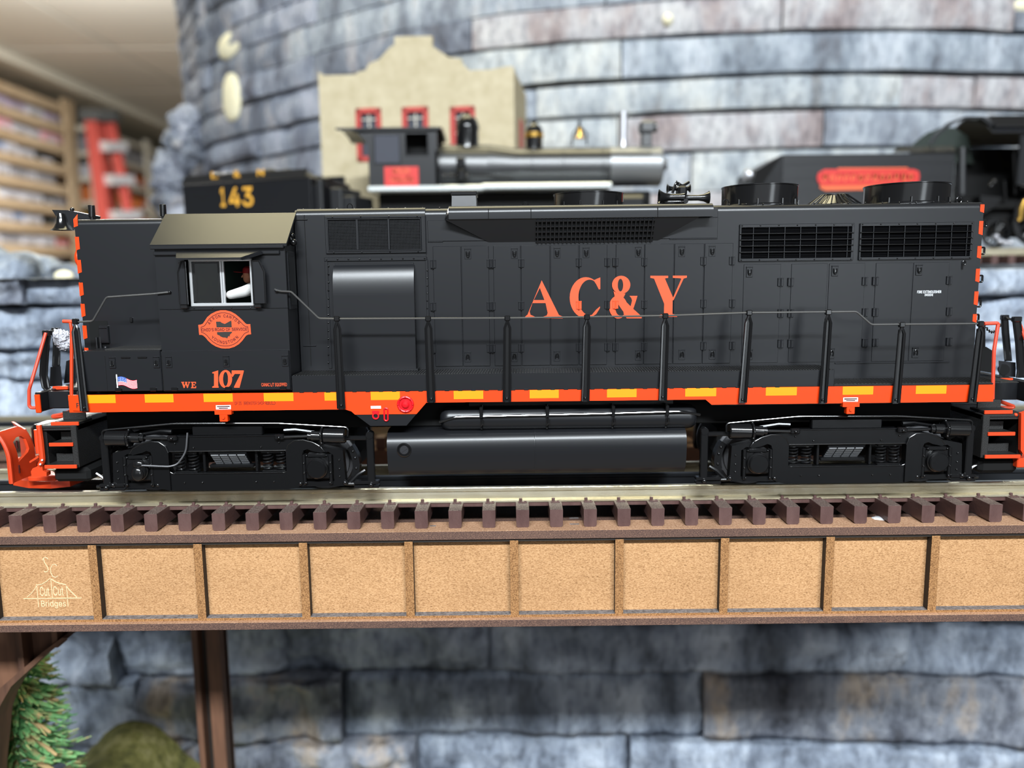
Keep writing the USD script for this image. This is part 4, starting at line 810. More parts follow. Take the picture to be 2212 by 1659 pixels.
# flag
fw = lambda u: .35 * math.sin(u * 6.0)
F0, F1 = P(254, 836, yc), P(295, 812, yc)
fwid, fht = F1[0] - F0[0], F1[2] - F0[2]
def fs(u0, u1, v0, v1, o=.05):
    return grid(lambda u, v: (F0[0] + fwid * (u0 + (u1 - u0) * u), yc - o, F0[2] + fht * (.10 + .80 * (v0 + (v1 - v0) * v)) - .9 * (u0 + (u1 - u0) * u) + .45 * math.sin(6.2 * (u0 + (u1 - u0) * u))), 14, 2)
fg = D.part('flag_decal', [fs(.05, 1, 0, 1, .03), box(F0[0] - .25, F0[0] + .2, yc - .06, yc, F0[2] - .3, F0[2] + fht + .6, .05)], 'white', label='small waving stars and stripes decal', parent=bb)
for i in range(7): D.part('flag_stripe', fs(.05, 1, i * 2 / 13, (i * 2 + 1) / 13, .045), 'flagred', parent=None or bb, label='red flag stripe')
D.part('flag_canton', fs(.05, .48, 6 / 13, 1, .06), 'bluecanton', parent=bb, label='blue flag canton')
D.part('flag_stars', [ball((F0[0] + fwid * (.1 + .085 * i), yc - .065, F0[2] + fht * (.10 + .80 * (.52 + .11 * j)) - .9 * (.1 + .085 * i) + .45 * math.sin(6.2 * (.1 + .085 * i))), .13, 0) for i in range(5) for j in range(4)], 'white', parent=bb, kind='stuff')
# round emblem under the cab window
ye = cy - .02
q_ = lambda x, y: P(420 + x / 15.8, 660 + y / 15.8, ye)[[0, 2]]
def ring_outline(k):
    t = [(135, 660), (215, 650), (290, 620), (345, 540), (440, 395), (570, 285), (740, 200), (900, 158), (1060, 158), (1240, 205), (1400, 290), (1540, 405), (1660, 520), (1730, 595), (1780, 635), (1910, 632), (1938, 980), (1840, 990), (1770, 1025), (1720, 1090), (1640, 1200), (1520, 1320), (1370, 1410), (1200, 1462), (1050, 1470), (900, 1455), (740, 1400), (590, 1310), (470, 1200), (380, 1090), (310, 1030), (250, 1000), (165, 1000)]
    return Polygon([q_(*p) for p in t]).buffer(.6).buffer(-.6).buffer(-k)
eo = ring_outline(0)
em = D.part('emblem', prism(eo, ye - .12, ye + .05), 'orange2', label='orange herald with winged sides', parent=cb, smooth=False)
D.part('emblem_line', prism(ring_outline(.80).difference(ring_outline(1.0)), ye - .16, ye - .1), 'maroon', parent=cb, smooth=False)
ohio = [[(745, 548), (885, 548), (940, 590), (1040, 628), (1130, 580), (1260, 508), (1280, 738), (760, 742)], [(775, 905), (1295, 892), (1280, 930), (1215, 990), (1212, 1060), (1180, 1035), (1150, 1060), (1130, 1118), (1060, 1090), (970, 1085), (890, 1050), (860, 1020), (785, 990)]]
D.part('emblem_state_shape', prism(MultiPolygon([Polygon([q_(*p) for p in o]) for o in ohio]), ye - .17, ye - .1), 'ink', parent=cb, smooth=False)
def etx(s, pts, h, arc_bend=None):
    out = []
    for ch, (x, y, a) in zip(s, pts):
        if ch == ' ': continue
        g = text(ch, h, .05); v = g[0] - np.array([g[0][:, 0].max() / 2, 0, 0]); R = rot((0, 1, 0), a); c = q_(x, y)
        v[:, 0] *= .85; out.append(((v @ R.T) + np.array([c[0], ye - .12, c[1]]), g[1]))
    return out
up_ = [(545, 630, -50), (600, 545, -42), (680, 475, -32), (775, 435, -20), (865, 408, -10), None, (1030, 402, 4), (1125, 415, 10), (1220, 440, 20), (1310, 480, 28), (1395, 535, 36), (1485, 615, 46)]
up_ = [p if p else (0, 0, 0) for p in up_]
lo_ = [(605, 1125, 32), (695, 1190, 28), (795, 1240, 20), (895, 1282, 12), (1000, 1302, 3), (1100, 1300, -6), (1195, 1275, -14), (1290, 1245, -24), (1390, 1185, -34), (1490, 1108, -42)]
H1 = (q_(0, 0)[1] - q_(0, 98)[1])
tx = etx('AKRON CANTON', up_, H1) + etx('YOUNGSTOWN', [(x, y, a) for x, y, a in [(605, 1130, 35), (695, 1195, 30), (795, 1245, 22), (895, 1288, 13), (1000, 1308, 3), (1100, 1305, -6), (1195, 1283, -14), (1290, 1252, -24), (1390, 1195, -34), (1490, 1115, -42)]], H1)
D.part('emblem_lettering', tx, 'maroon', parent=cb, smooth=False)
for s, x, w in (("OHIO'S", 255, 410), ('ROAD OF', 705, 525), ('SERVICE', 1280, 525)):
    a, b = q_(x, 878 - (x - 255) * .018), q_(x + w, 878); D.part('emblem_lettering', xf(text(s, H1 * 1.02, .05, True, b[0] - a[0]), None, (a[0], ye - .12, a[1])), 'maroon', parent=cb, smooth=False)
# --- sill fittings
for q, top in ((483, 872), (1837, 858)):
    x = X(q, -32.7, 32); w = 2.9; z = 32.6 if q < 1000 else 32.8
    j = D.part('jacking_pad', [hull([(x - w, -33.4, z), (x + w, -33.4, z), (x - w, -33.4, z - 1.6), (x + w, -33.4, z - 1.6), (x - w, -31, z), (x + w, -31, z), (x - w, -31, z - 1.6), (x + w, -31, z - 1.6)]), box(x - 1.45, x + 1.45, -33.3, -31, z - 4.2, z - 1.4, .2), cyl((x, -33.7, z - 2.6), (x, -33.2, z - 2.6), .6, n=12)], 'orange', label='orange jacking pad')
    D.part('pad_notice', box(x - 2.6, x + 2.6, -32.7, -32.62, z + .15, z + 1.65), 'white', parent=j, label='white notice above the jacking pad')
    D.part('notice_print', [box(x - 2.2, x + 2.2, -32.73, -32.69, z + .95, z + 1.3), box(x - 1.6, x + 1.6, -32.73, -32.69, z + .4, z + .7)], 'maroon', parent=j)
x, z = X(876, -32.8, 32.6), Zp(876, 873.5, -32.8)
fcut = D.part('fuel_cutoff', [tube([(x + 2.55 * math.cos(t), -32.8, z + 2.55 * math.sin(t)) for t in np.linspace(0, 2 * math.pi, 32, endpoint=False)], .42, 8, True), cyl((x, -32.5, z), (x, -32.7, z), 2.4, n=28)], 'red', label='red emergency fuel cut-off ring with button')
D.part('cutoff_button', lathe([(0, 0), (1.35, 0), (1.35, .5), (.9, .9), (0, 1.0)], (x, -32.6, z), (0, -1, 0), 24), 'red', parent=fcut)
D.part('ring_studs', [ball((x + 2.55 * math.cos(t), -33.2, z + 2.55 * math.sin(t)), .3, 1) for t in np.linspace(0, 2 * math.pi, 8, endpoint=False)], 'red', parent=fcut, kind='stuff')
x, z = X(812, -32.5, 29), Zp(812, 897, -32.5)
D.part('filler_bracket', [box(x - 1.2, x + 1.2, -32.75, -32.3, z + .7, z + 1.6, .1), lathe([(.75, 0), (1.25, 0), (1.25, .5), (.75, .5), (.75, 0)], (x, -32.4, z - .2), (0, -1, 0), 20)], 'red', label='red square lug with a round eye')
x = X(834.5, -32.5, 29); z = Zp(834, 895, -32.5)
D.part('red_handle', tube([(x + .62 * math.cos(t), -32.8, z + (1.6 if math.sin(t) > 0 else -1.6) + .6 * math.sin(t)) for t in np.linspace(.01, 2 * math.pi - .01, 24)], .3, 6, True), 'red', label='red slotted pull handle')
a = P(801, 883, -32.6); D.part('pull_notice', box(a[0], a[0] + 3.6, -32.66, -32.58, a[2], a[2] + 1.0), 'white')
# --- fuel tank and air tank
tx0, tx1 = pxr(838, 1481, -29, 14)
tp = [(-18, 23.4), (-24, 23.6), (-27.4, 23.2), (-29.4, 21.9), (-30.4, 20.0), (-30.7, 17.4), (-30.4, 13.5), (-29.2, 9.5), (-27.4, 7.3), (-24, 6.6), (-18, 6.4)]
ft = D.part('fuel_tank', prism(tp + [(-a, b) for a, b in reversed(tp)], tx0, tx1, 'yz'), 'black', smooth=50)
xsm = X(1156, -30.8, 15); D.part('tank_seam', prism([(a * 1.004, b) for a, b in tp[2:-1]] + [(a + .4, b) for a, b in reversed(tp[2:-1])], xsm - .25, xsm + .25, 'yz'), 'black', parent=ft, smooth=50)
x, z = X(873, -30.6, 18), Zp(873, 972, -30.6)
D.part('filler_cap', [lathe([(0, 0), (2.4, 0), (2.6, .5), (2.2, .8), (1.9, .4), (0, .4)], (x, -30.3, z), (0, -1, 0), 28)], 'gloss', parent=ft)
D.part('screw_head', [lathe([(0, 0), (1.55, 0), (1.5, .5), (0, .5)], (x, -30.5, z), (0, -1, 0), 24), xf(box(-1.5, 1.5, -.08, .1, -.25, .25, .05), rot((0, 1, 0), -35), (x, -31.05, z))], 'darkmetal', parent=ft)
ax0, ax1 = pxr(950, 1508, -27, 27)
ac, ar = (-25.0, 27.2), 4.4
at_ = D.part('air_tank', lathe([(0, 0), (1.5, .05), (3.2, .8), (4.1, 2.0), (4.4, 3.6), (4.4, ax1 - ax0 - 3.6), (4.1, ax1 - ax0 - 2.0), (3.2, ax1 - ax0 - .8), (0, ax1 - ax0)], (ax0, *ac), (1, 0, 0), 32), 'black', smooth=40)
D.part('air_pipe', tube(rounded([P(949, 912, -28.8), P(984, 901, -29.8), P(1300, 894, -29.8), P(1470, 889, -29.8), P(1512, 896, -28)], 1.5), .52, 8), 'gloss', parent=at_)
for q in (1040, 1182, 1324, 1440):
    x = X(q, -29, 28)
    D.part('tank_strap', [tube([(x, ac[0] - (ar + .05) * math.sin(t), ac[1] + (ar + .05) * math.cos(t)) for t in np.linspace(0, 2.6, 14)], .45, 5), box(x - .6, x + .6, -30.6, -28, 28.2, 32, .2), tube([(x + .5, -30, 27.4), (x + .5, -30.5, 26.2), (x - .3, -30.4, 25.4)], .4, 6)], 'gloss', parent=at_)
D.part('tank_cradle', box(ax0 + 10, ax1 - 8, -24, -18, 29, 34, .4), 'truck', parent=at_)
# --- trucks
def truck(uc, outer):
    T = D.part('truck', box(uc - 42, uc + 42, -13, 13, 9, 21, 1), 'dark')
    half = [(0, 22.5), (-18, 22.5), (-20.2, 21.8), (-23, 21.3), (-27.5, 21.0), (-31, 20.0), (-34, 18.3), (-36.5, 17.8), (-41, 16.8), (-41.6, 5.6), (-41.2, 3.8), (-25.2, 3.7), (-23.4, 3.2), (-21, 2.8), (0, 2.7)]
    cw = [(0, 17.1), (-20.8, 17.1), (-21.4, 16.4), (-21.4, 10.6), (-20.9, 9.5), (-19.8, 9.0), (0, 9.0)]
    jw = [(-37.6, 5.6), (-26.7, 5.6), (-26.7, 15.4), (-27.3, 17.0), (-28.6, 17.5), (-30.2, 16.8), (-33.6, 16.0), (-35.8, 16.4), (-37.6, 15.2)]
    mir = lambda p: [(-a, b) for a, b in reversed(p)]
    o = Polygon(half + mir(half)[1:-1]); h = Polygon(cw + mir(cw)[1:-1])
    fr = o.difference(h).difference(Polygon(jw)).difference(Polygon(mir(jw)))
    fr = affinity.translate(fr, uc, 0)
    for s in (1, -1):
        D.part('side_frame', prism(fr, *((-29.0, -25.6) if s == 1 else (25.6, 29))), 'truck', parent=T, smooth=False)
    for s in (-1, 1):
        ao = [(-20.9, 3.0), (-20.9, 16.8), (-21.8, 19.2), (-24, 20.7), (-27.2, 20.9), (-30.6, 20.0), (-33.4, 18.4), (-34.6, 16.6), (-33.6, 16.1), (-30.2, 16.9), (-28.6, 17.6), (-27.2, 17.1), (-26.6, 15.4), (-26.6, 5.4), (-25, 3.8)]
        D.part('pedestal_arch', prism([(uc + a * -s, b) for a, b in ao], -29.75, -28.9), 'truck', parent=T, smooth=False)
        D.part('arch_glint_bead', tube([(uc + a * -s, -29.75, b) for a, b in ao[1:8]], .2, 6), 'gloss', parent=T)  # bead added along the arch edge to catch glints
    rimw = [(uc + a, -29.05, b) for a, b in cw + mir(cw)[1:-1]]
    D.part('window_glint_bead', tube(rimw, .2, 6, True), 'gloss', parent=T)  # bead added round the frame opening so its edge glints
    D.part('frame_lip', [box(uc - 18, uc + 18, -29.3, -28.6, 22.2, 22.7, .15), box(uc - 19.4, uc + 19.4, -29.25, -28.6, 8.75, 9.15, .15), box(uc - 12.5, uc + 12.5, -28.2, -25.8, 22.5, 26.0, .3)], 'truck', parent=T)
    for s in (-1, 1):
        u = uc + s * 31.9
        for yy in (-1, 1):
            D.part('wheel', lathe([(0, -2), (9.2, -2), (9.4, -.6), (10.5, -.6), (10.55, 1.2), (11.3, 1.8), (11.3, 2.6), (0, 2.6)], (u, yy * 17.6, 10.55), (0, -yy, 0), 48), 'wheel', parent=T, smooth=35)
        jb = [box(u - 4.4, u + 4.4, -29.6, -26, 6.6, 15.2, .5), cyl((u, -29, 10.8), (u, -31.0, 10.8), 3.9, n=28, bev=.3), box(u - 5.2, u - 4.2, -30, -27, 4.6, 15.6, .3), box(u + 4.2, u + 5.2, -30, -27, 4.6, 15.6, .3), box(u - 3.4, u + 3.2, -30.2, -27, 14.6, 16.0, .3)]
        D.part('journal_box', jb, 'gloss', parent=T)
        D.part('journal_cap', cyl((u, -30.8, 10.7), (u, -31.9, 10.7), 3.45, n=32, bev=.35), 'truck', parent=T)
        bolts = [ball((u + a, -30.1, b), .38, 1) for a, b in ((-4.7, 12.6), (4.7, 12.6), (-4.7, 9), (4.7, 9), (-3.6, 15.3), (3.4, 15.3), (-4.2, 5.4), (4.4, 5.4))] + [ball((uc + s * a, -29.2, b), .35, 1) for a, b in ((39.6, 13.4), (39.6, 10.2), (39.6, 7.4), (24, 19.5), (16, 5.7), (9.6, 5.7), (18.5, 20), (12, 18.4))]
        D.part('bolts', bolts, 'gloss', parent=T, kind='stuff')
        # springs
        for k_ in (13.4, 18.2):
            D.part('coil_spring', tube([(uc + s * k_ + 1.6 * math.cos(t), -26.2 + 1.6 * math.sin(t), 9.3 + 6.6 * t / (11 * math.pi)) for t in np.linspace(0, 11 * math.pi, 100)], .33, 6), 'gloss', parent=T)
        D.part('spring_cap', [box(uc + s * 15.8 - 4.4, uc + s * 15.8 + 4.4, -28.2, -24, 15.9, 16.9, .4), box(uc + s * 15.8 - 4.2, uc + s * 15.8 + 4.2, -28.0, -24, 8.9, 9.6, .3)], 'gloss', parent=T)
        # brake cylinder and rod
        c0, c1 = uc + s * 42.4, uc + s * 34.6
        D.part('brake_cylinder', [cyl((c0, -29.6, 22.3), (c1, -29.6, 22.3), 2.75, n=24, bev=.35), cyl((c1 - s * .1, -29.6, 22.3), (c1 - s * .9, -29.6, 22.3), 3.1, n=24, bev=.2), cyl((c1 - s * .9, -29.6, 22.3), (c1 - s * 4.2, -29.6, 22.3), 1.8, n=16), cyl((c1 - s * 4.2, -29.6, 22.3), (c1 - s * 5.6, -29.6, 22.3), 1.35, n=14)] + [ball((c1 - s * .4, -29.6 + 3 * math.cos(t), 22.3 + 3 * math.sin(t)), .5, 1) for t in np.linspace(.5, 6.3, 6)], 'gloss', parent=T)
        D.part('piston_rod', [cyl((c1 - s * 5, -29.6, 22.3), (uc + s * 19.5, -29.6, 22.0), .6, n=10), box(uc + s * 19 - 1.7, uc + s * 19 + 1.7, -30.6, -28.7, 21.1, 23.1, .4), ball((uc + s * 19, -30.7, 22.1), .6, 1)], 'gloss', parent=T)
        D.part('cross_lever', tube([(uc + s * 20, -27.4, 24.0), (uc + s * 24, -27.2, 24.2), (uc + s * 33, -26, 22.6)], .8, 8), 'truck', parent=T)
        # end hanger, brake shoe and foot
        e = uc + s * (43.8 if s == outer else 50.8)
        D.part('brake_hanger', [box(e - 1.3, e + 1.3, -29.4, -27, 4, 23.2, .3), cyl((e, -29.6, 22.3), (e, -26.6, 22.3), 1.3, n=14), box(min(e, uc + s * 42), max(e, uc + s * 42), -29, -27, 20.4, 21.9, .3), box(e - 2.8, e + 6.2, -29.6, -26.5, 4.4, 5.6, .25) if s < 0 else box(e - 6.2, e + 2.8, -29.6, -26.5, 4.4, 5.6, .25), box(e - 2.8, e + 6.2, -29.4, -26.5, 3.0, 4.0, .25) if s < 0 else box(e - 6.2, e + 2.8, -29.4, -26.5, 3.0, 4.0, .25)], 'gloss', parent=T)
        th = np.linspace(-.62, .55, 9)
        sp = [(u + s * 11.5 * math.cos(t), 10.5 + 11.5 * math.sin(t)) for t in th] + [(u + s * (14.2 - 1.2 * abs(t)) * math.cos(t), 10.5 + (14.2 - 1.2 * abs(t)) * math.sin(t)) for t in th[::-1]]
        D.part('brake_shoe', [prism(Polygon(sp), -24.5, -20.5)] + [ball((u + s * 12.8 * math.cos(t), -24.6, 10.5 + 12.8 * math.sin(t)), .5, 1) for t in (-.45, -.1, .2, .4)] + [tube([(u + s * 11, -28, 4.6), (u + s * 14, -27.5, 7.5), (u + s * 16.5, -27, 9)], .6, 6)], 'gloss', parent=T)
        D.part('tie_bar', [cyl((uc + s * 25, -28.2, 4.4), (uc + s * 48, -28.2, 4.4), .6, n=8), ball((uc + s * 41.5, -29.4, 5.2), .9, 1), ball((uc + s * 25.5, -29.3, 5.0), .8, 1), ball((e, -29.8, 4.4), .9, 1)], 'gloss', parent=T)
    # spring plank pad with raised blocks
    R = rot((1, 0, 0), 48)
    pad = D.part('spring_plank', [xf(box(-6.6, 6.6, -.5, .5, -3.6, 3.6, .2), R, (uc, -26.0, 13.9)), box(uc - 8, uc + 8, -26, -23, 10.2, 11.4, .3)] + [box(uc + s * 9.4 - .5, uc + s * 9.4 + .5, -27, -24, 9, 16.6, .2) for s in (-1, 1)], 'truck', parent=T)
    D.part('plank_blocks', [xf(box(-6.2 + 3.15 * i, -3.45 + 3.15 * i, -.8, -.4, -3.4 + 1.38 * j, -2.3 + 1.38 * j, .15), R, (uc, -26.0, 13.9)) for i in range(4) for j in range(5)], 'padgrey', parent=T, label='grid of small grey blocks', kind='stuff')
    D.part('brake_pipe', tube(rounded([(uc - 43.4, -30.2, 22.2), (uc - 43.6, -30.2, 25.3), (uc - 18, -29.4, 27.3), (uc + 18, -29.4, 27.0), (uc + 43.6, -30.2, 25.4), (uc + 43.2, -30.2, 22.2)], 1.6), .36, 8), 'gloss', parent=T)
    return T
tl_ = truck(-101.6, -1); tr_ = truck(119.1, 1)
uc = -101.6
D.part('sensor_wire', tube(rounded([(uc - 30.5, -32.2, 13.0), (uc - 20, -31.4, 12.2), (uc - 17.5, -30.6, 12.8), (uc - 14.4, -30, 17), (uc - 13.8, -29.8, 22), (uc - 13.6, -29.6, 24)], 2.5), .33, 8), 'wheel', parent=tl_, label='pale wire curving from the journal box')
D.part('sensor_lump', [ball((uc - 30.8, -31.6, 13.2), 1.6, 2, (1.3, .7, 1)), ball((uc - 31.2, -32.0, 9.8), 2.2, 2, (1, .6, 1.2))], 'gloss', parent=tl_)
# --- ends of the locomotive: steps, plow, rails
def solidify(v, f, off):
    v = np.asarray(v); n = len(v); e = {}
    for t in f:
        for a, b in ((t[0], t[1]), (t[1], t[2]), (t[2], t[0])): e[(a, b)] = 1
    rim = [(a, b) for a, b in e if (b, a) not in e]
    return np.vstack([v, v + np.array(off)]), np.vstack([f, np.asarray(f)[:, ::-1] + n] + [[(b, a, a + n), (b, a + n, b + n)] for a, b in rim])
def at_z(px, py, z):
    q = ray(px, py); return CAM + q * ((z - CAM[2]) / q[2])
def steps(side, stile, treads, far):
    """side -1 = left end, +1 = right end"""
    (sa, sb, st, sbm) = stile
    xa_, xb_ = X(sa, -31, 20), X(sb, -31, 20); zt_, zb_ = Zp((sa + sb) / 2, st, -31), Zp((sa + sb) / 2, sbm, -31)
    xo = far
    p = D.part('step_well', [box(xa_, xb_, -31.2, -6, zb_, zt_, .2), box(min(xa_, xo), max(xb_, xo), -9, -7, zb_, zt_, .2), box(min(xa_, xo), max(xb_, xo), -30.4, -5, zt_ - 1, zt_ - .1, .15), box(xo - 1, xo + 1, -29, -6, zb_, zt_, .2), box(min(xa_, xo) , max(xb_, xo), 6, 31, zb_, zt_, .2), box(min(xa_, xo), max(xb_, xo), -30, 30, zt_ - 2, zt_ - .2, .2)], 'tread')
    for i, (a, b, py) in enumerate(treads):
        Y = (-30.2, -31.6, -32.4)[i]; x0, x1 = X(a, Y, 20), X(b, Y, 20); z = Zp((a + b) / 2, py, Y)
        t = D.part('step_tread', [box(x0, x1, Y + .4, Y + 9, z - .5, z + .4, .1), box(x0 + 1, x1 - .6, Y + 6, Y + 6.6, z + .4, z + 3.4, .1)], 'tread', parent=p)
        D.part('tread_edge', box(x0, x1, Y - .15, Y + .5, z - .75, z + .6, .2), 'plow', parent=p, label='orange edge of the step')
    return p
sL = steps(-1, (155.5, 168, 919, 1010), ((114, 174, 915), (106, 158, 960), (92, 162, 1008)), -166.5)
sR = steps(1, (2121, 2136, 896, 989), ((2123, 2184, 890), (2134, 2193, 937), (2131, 2208, 986)), 181)
# narrow deck between the steps and end plates
zd = 39.4; ex0_ = X(75.5, -31, 36)
ed = D.part('end_deck', [box(ex0_ + .3, -150, -20, 20, zd - 1.2, zd, .2), box(-152, -149.5, -32, 32, 32.2, zd, .2)], 'tread')
D.part('deck_lip', box(X(115, -20, 40), X(148, -20, 40), -20.8, -19.8, zd - .8, zd + .5, .2), 'plow', parent=ed, label='orange lip at the head of the steps')
ex0, ex1 = X(75.5, -31, 36), X(87, -31, 36)
ep_ = D.part('end_plate', [box(ex0, ex1, -30.9, 31, 32.2, zd - .2, .3)], 'black'); D.part('end_gusset', box(ex1 - .2, -158, -26, -24.4, 32.6, zd - .6, .3), 'black', parent=ep_)
D.part('end_plate_edge', box(X(75.5, -31, 36), X(87, -31, 36), -31.3, -30.3, Zp(80, 892, -31), Zp(80, 852, -31), .4), 'orange', parent=ep_, label='orange edge of the front end plate')
fb = D.part('sill_end_block', prism([P(153, 855, -32.9)[[0, 2]], P(170, 855, -32.9)[[0, 2]], P(178, 888, -32.9)[[0, 2]], P(157, 887, -32.9)[[0, 2]]], -33.0, -31.5), 'orange', label='orange sill end block lettered F')
ed2 = D.part('end_deck', [box(167.5, 178, -20, 20, zt - 1.2, zt + .4, .2)], 'tread'); D.part('deck_lip', box(X(2149, -20, 38), X(2186, -20, 38), -20.8, -19.8, zt - .6, zt + .6, .2), 'plow', parent=ed2, label='orange lip at the head of the steps')
D.part('end_plate', [box(183.5, 186, -31, 31, 31, zt, .4), box(174, 184, -21, -19, 31, zt, .3)], 'black')
# plow blade: a flared vee of sheet metal
hole = Polygon([(-26.4, 20.6), (-23.6, 21.8), (-20.8, 21.8), (-19.2, 20.4), (-19.2, 16.6), (-20.2, 15.6), (-26.2, 13.2)])
def blade(y, z):
    t = (z - 6.6) / 18.4; fl = 3.6 * max(0, t - .45) ** 2 / .3; vv = 0 if y < -16 else (y + 16) * .9
    return (-178.2 - fl - vv, y, z)
outl = Polygon([(-31, 6.6), (0, 6.6), (0, 23.4), (-17.0, 23.4), (-18.0, 24.6), (-19.2, 25.0), (-31, 25.0)]).difference(hole)
v2, f2 = trimesh.creation.triangulate_polygon(outl, engine='earcut')
v2, f2 = trimesh.remesh.subdivide_to_size(np.c_[v2, np.zeros(len(v2))], f2, 1.1)
tm = trimesh.Trimesh(v2, f2, process=True); vs = [blade(y, z) for y, z, _ in tm.vertices]; fs_ = np.array(tm.faces)
sh_ = solidify(np.array(vs), np.array(fs_), (-1.1, 0, 0)); mirr = sh_[0].copy(); mirr[:, 1] *= -1; mirr[:, 2] = 3.0 + (mirr[:, 2] - 6.6) * .35
pwl = D.part('snow_plow', [sh_, (mirr, sh_[1][:, ::-1])], 'plow', label='orange snow plow blade with cut-outs', smooth=35)
D.part('blade_edge', [tube([blade(-31.1, z) for z in np.linspace(6.6, 25.0, 14)], .75, 6)], 'plow', parent=pwl)
for z in (20.5, 11.5): D.part('blade_slot', box(-177.4, -177.0, -28.0, -27.4, z - 2, z + 1, .1), 'maroon', parent=pwl)
crs = [at_z(*p, 3.4)[:2] for p in ((30, 1040), (62, 1046), (110, 1047), (150, 1043), (180, 1031), (190, 1021), (182, 1017), (158, 1026), (122, 1033), (112, 1024), (70, 1022), (45, 1030))]
D.part('pilot_apron', prism(Polygon([tuple(p) for p in crs]).buffer(.3), 2.0, 4.6, 'xy'), 'plow', label='curved orange apron under the steps')
D.part('plow_bracket', [prism([P(*p, -30.6)[[0, 2]] for p in ((68, 1018), (72, 1011), (80, 1008), (84, 1004), (92, 1004), (94, 1016), (102, 1020), (102, 1028), (70, 1030))], -31, -28.5), box(-177, -167, -24, -22, 5.4, 7.2, .3), prism([P(*p, -27)[[0, 2]] for p in ((67, 995), (86, 983), (87, 987), (68, 999))], -28, -27)], 'plow')
D.part('end_post', [tube([P(*p, -30.8) for p in ((84, 918), (88, 950), (92, 990), (92, 996), (86, 1005))], [.9, 1.0, 1.0, 1.0, .9], 8), tube([P(*p, -26) for p in ((78, 928), (80, 955), (83, 979))], .8, 8)], 'plow', label='orange corner post bracket')
D.part('post_bolts', [ball(P(91, 994, -31.8), .4, 1), ball(P(87, 1003, -31.8), .4, 1), ball(P(102, 921, -27), .8, 1)], 'white')
D.part('lower_pilot', box(-164.5, -151.5, -29, 29, 6.4, 11.5, 1.5), 'dark'); D.part('lower_pilot', box(167, 181, -29, 29, 5.6, 11.5, 1.5), 'dark')
D.part('rear_pilot', [prism([P(*p, -31)[[0, 2]] for p in ((2204, 892), (2216, 888), (2216, 982), (2208, 980), (2203, 972))], -31.5, -30), box(X(2198, -31, 14), 186, -31.4, -12, Zp(2205, 1010, -31), Zp(2205, 990, -31), .3)], 'plow', label='orange rear pilot edge')
D.part('cut_lever', [tube(rounded([P(*p, -10) for p in ((2146, 866), (2158, 866), (2190, 878), (2186, 881), (2152, 880))], .8), .7, 8), tube(rounded([P(*p, -6) for p in ((150, 889), (135, 895), (114, 899), (116, 901), (150, 898))], .8), .7, 8)], 'plow', label='orange bent lift lever')
D.part('coupler', [box(-182, -168, -4, 4, 15, 22, 1), box(-186, -180, -6, 6, 13.5, 23, 1.5)], 'truck'); D.part('coupler', [box(180, 196, -4, 4, 15, 22, 1), box(193, 200, -6, 6, 13, 23, 1.5)], 'truck')
D.part('corner_fitting', ball(P(2194, 896, -30), .7, 1), 'plow')
# end hand rails and posts
D.part('orange_grab', [tube(rounded([P(136, 694, -30), P(152, 694.5, -30), P(160, 695.5, -30)], .3), .62, 8), tube([P(151.5, 697, -30.5), P(155, 712, -30.6), P(154.5, 850, -31.5), P(155, 858, -31.8)], [.45, .6, .6, .6], 8)], 'plow', label='orange upright grab rail at the steps')
D.part('orange_grab', [tube(rounded([P(99, 719, -20), P(66, 832, -26), P(63, 842, -26), P(63, 876, -26), P(67, 881, -26), P(78, 881, -26)], 1), .58, 8)], 'redorange', label='slanting orange-red grab rail at the nose')
D.part('orange_grab', [tube(rounded([P(2126, 699, -30), P(2154, 698, -30), P(2156, 700, -30), P(2147, 758, -31), P(2144, 862, -32)], 1), .62, 8)], 'redorange', label='orange-red grab rail at the rear steps')
D.part('orange_grab', [tube(rounded([P(2197, 690, -10), P(2203, 700, -10), P(2216, 735, -14)], 1), .62, 8), tube([P(2196, 694, -10), P(2199, 714, -10)], .45, 6)], 'redorange', label='short red wire at the rear posts')
def post(pts, Y, w):
    a = [P(*p, Y) for p in pts]; g = []
    for s in (-1, 1): g.append(tube([q + np.array([s * w * .5, 0, 0]) for q in a], .5, 6))
    L = np.array([q[[0, 2]] for q in a]); o = [tuple(p + [-w * .5, 0]) for p in L] + [tuple(p + [w * .5, 0]) for p in L[::-1]]
    g.append(prism(o, Y - .3, Y + .5)); g.append(box(a[0][0] - w * .75, a[0][0] + w * .75, Y - .9, Y + .9, a[0][2] - .6, a[0][2] + 1.4, .3)); return g
D.part('end_stanchion', post([(102, 722), (97, 760), (94, 810), (99, 836), (106, 844)], -19, 2.0), 'gloss')
D.part('end_stanchion', post([(121, 716), (123, 745), (121, 792)], -3, 2.0), 'gloss')
D.part('end_stanchion', post([(2170, 688), (2172, 720), (2178, 780)], 0, 1.9), 'gloss')
D.part('end_stanchion', post([(2196, 692), (2202, 740), (2206, 800), (2204, 816)], -12, 2.2), 'gloss')
D.part('end_stanchion', post([(2121, 705), (2121, 760)], -16, 1.4), 'gloss')
D.part('end_rail', [tube([P(101, 717, -19), P(112, 715, -10), P(120, 714, -3)], .45, 6), tube([P(2170, 685, 0), P(2184, 690, -6), P(2196, 691, -12)], .45, 6)], 'gloss')
D.part('end_box', [hull([P(*p, Y) for Y in (-14, -5) for p in ((109, 793), (131, 791), (107, 835), (135, 833))])], 'black', smooth=False)
D.part('end_box', [hull([P(*p, Y) for Y in (-8, 2) for p in ((143, 780), (162, 774), (138, 828), (165, 826))])], 'black', smooth=False)
eb = D.part('end_box', [hull([P(*p, Y) for Y in (-10, -2) for p in ((2157, 779), (2194, 783), (2158, 812), (2194, 815))])], 'black', smooth=False)
D.part('box_eye', cyl(P(2168, 798, -10.1), P(2168, 798, -10.6), 2.0, n=20), 'dark', parent=eb)
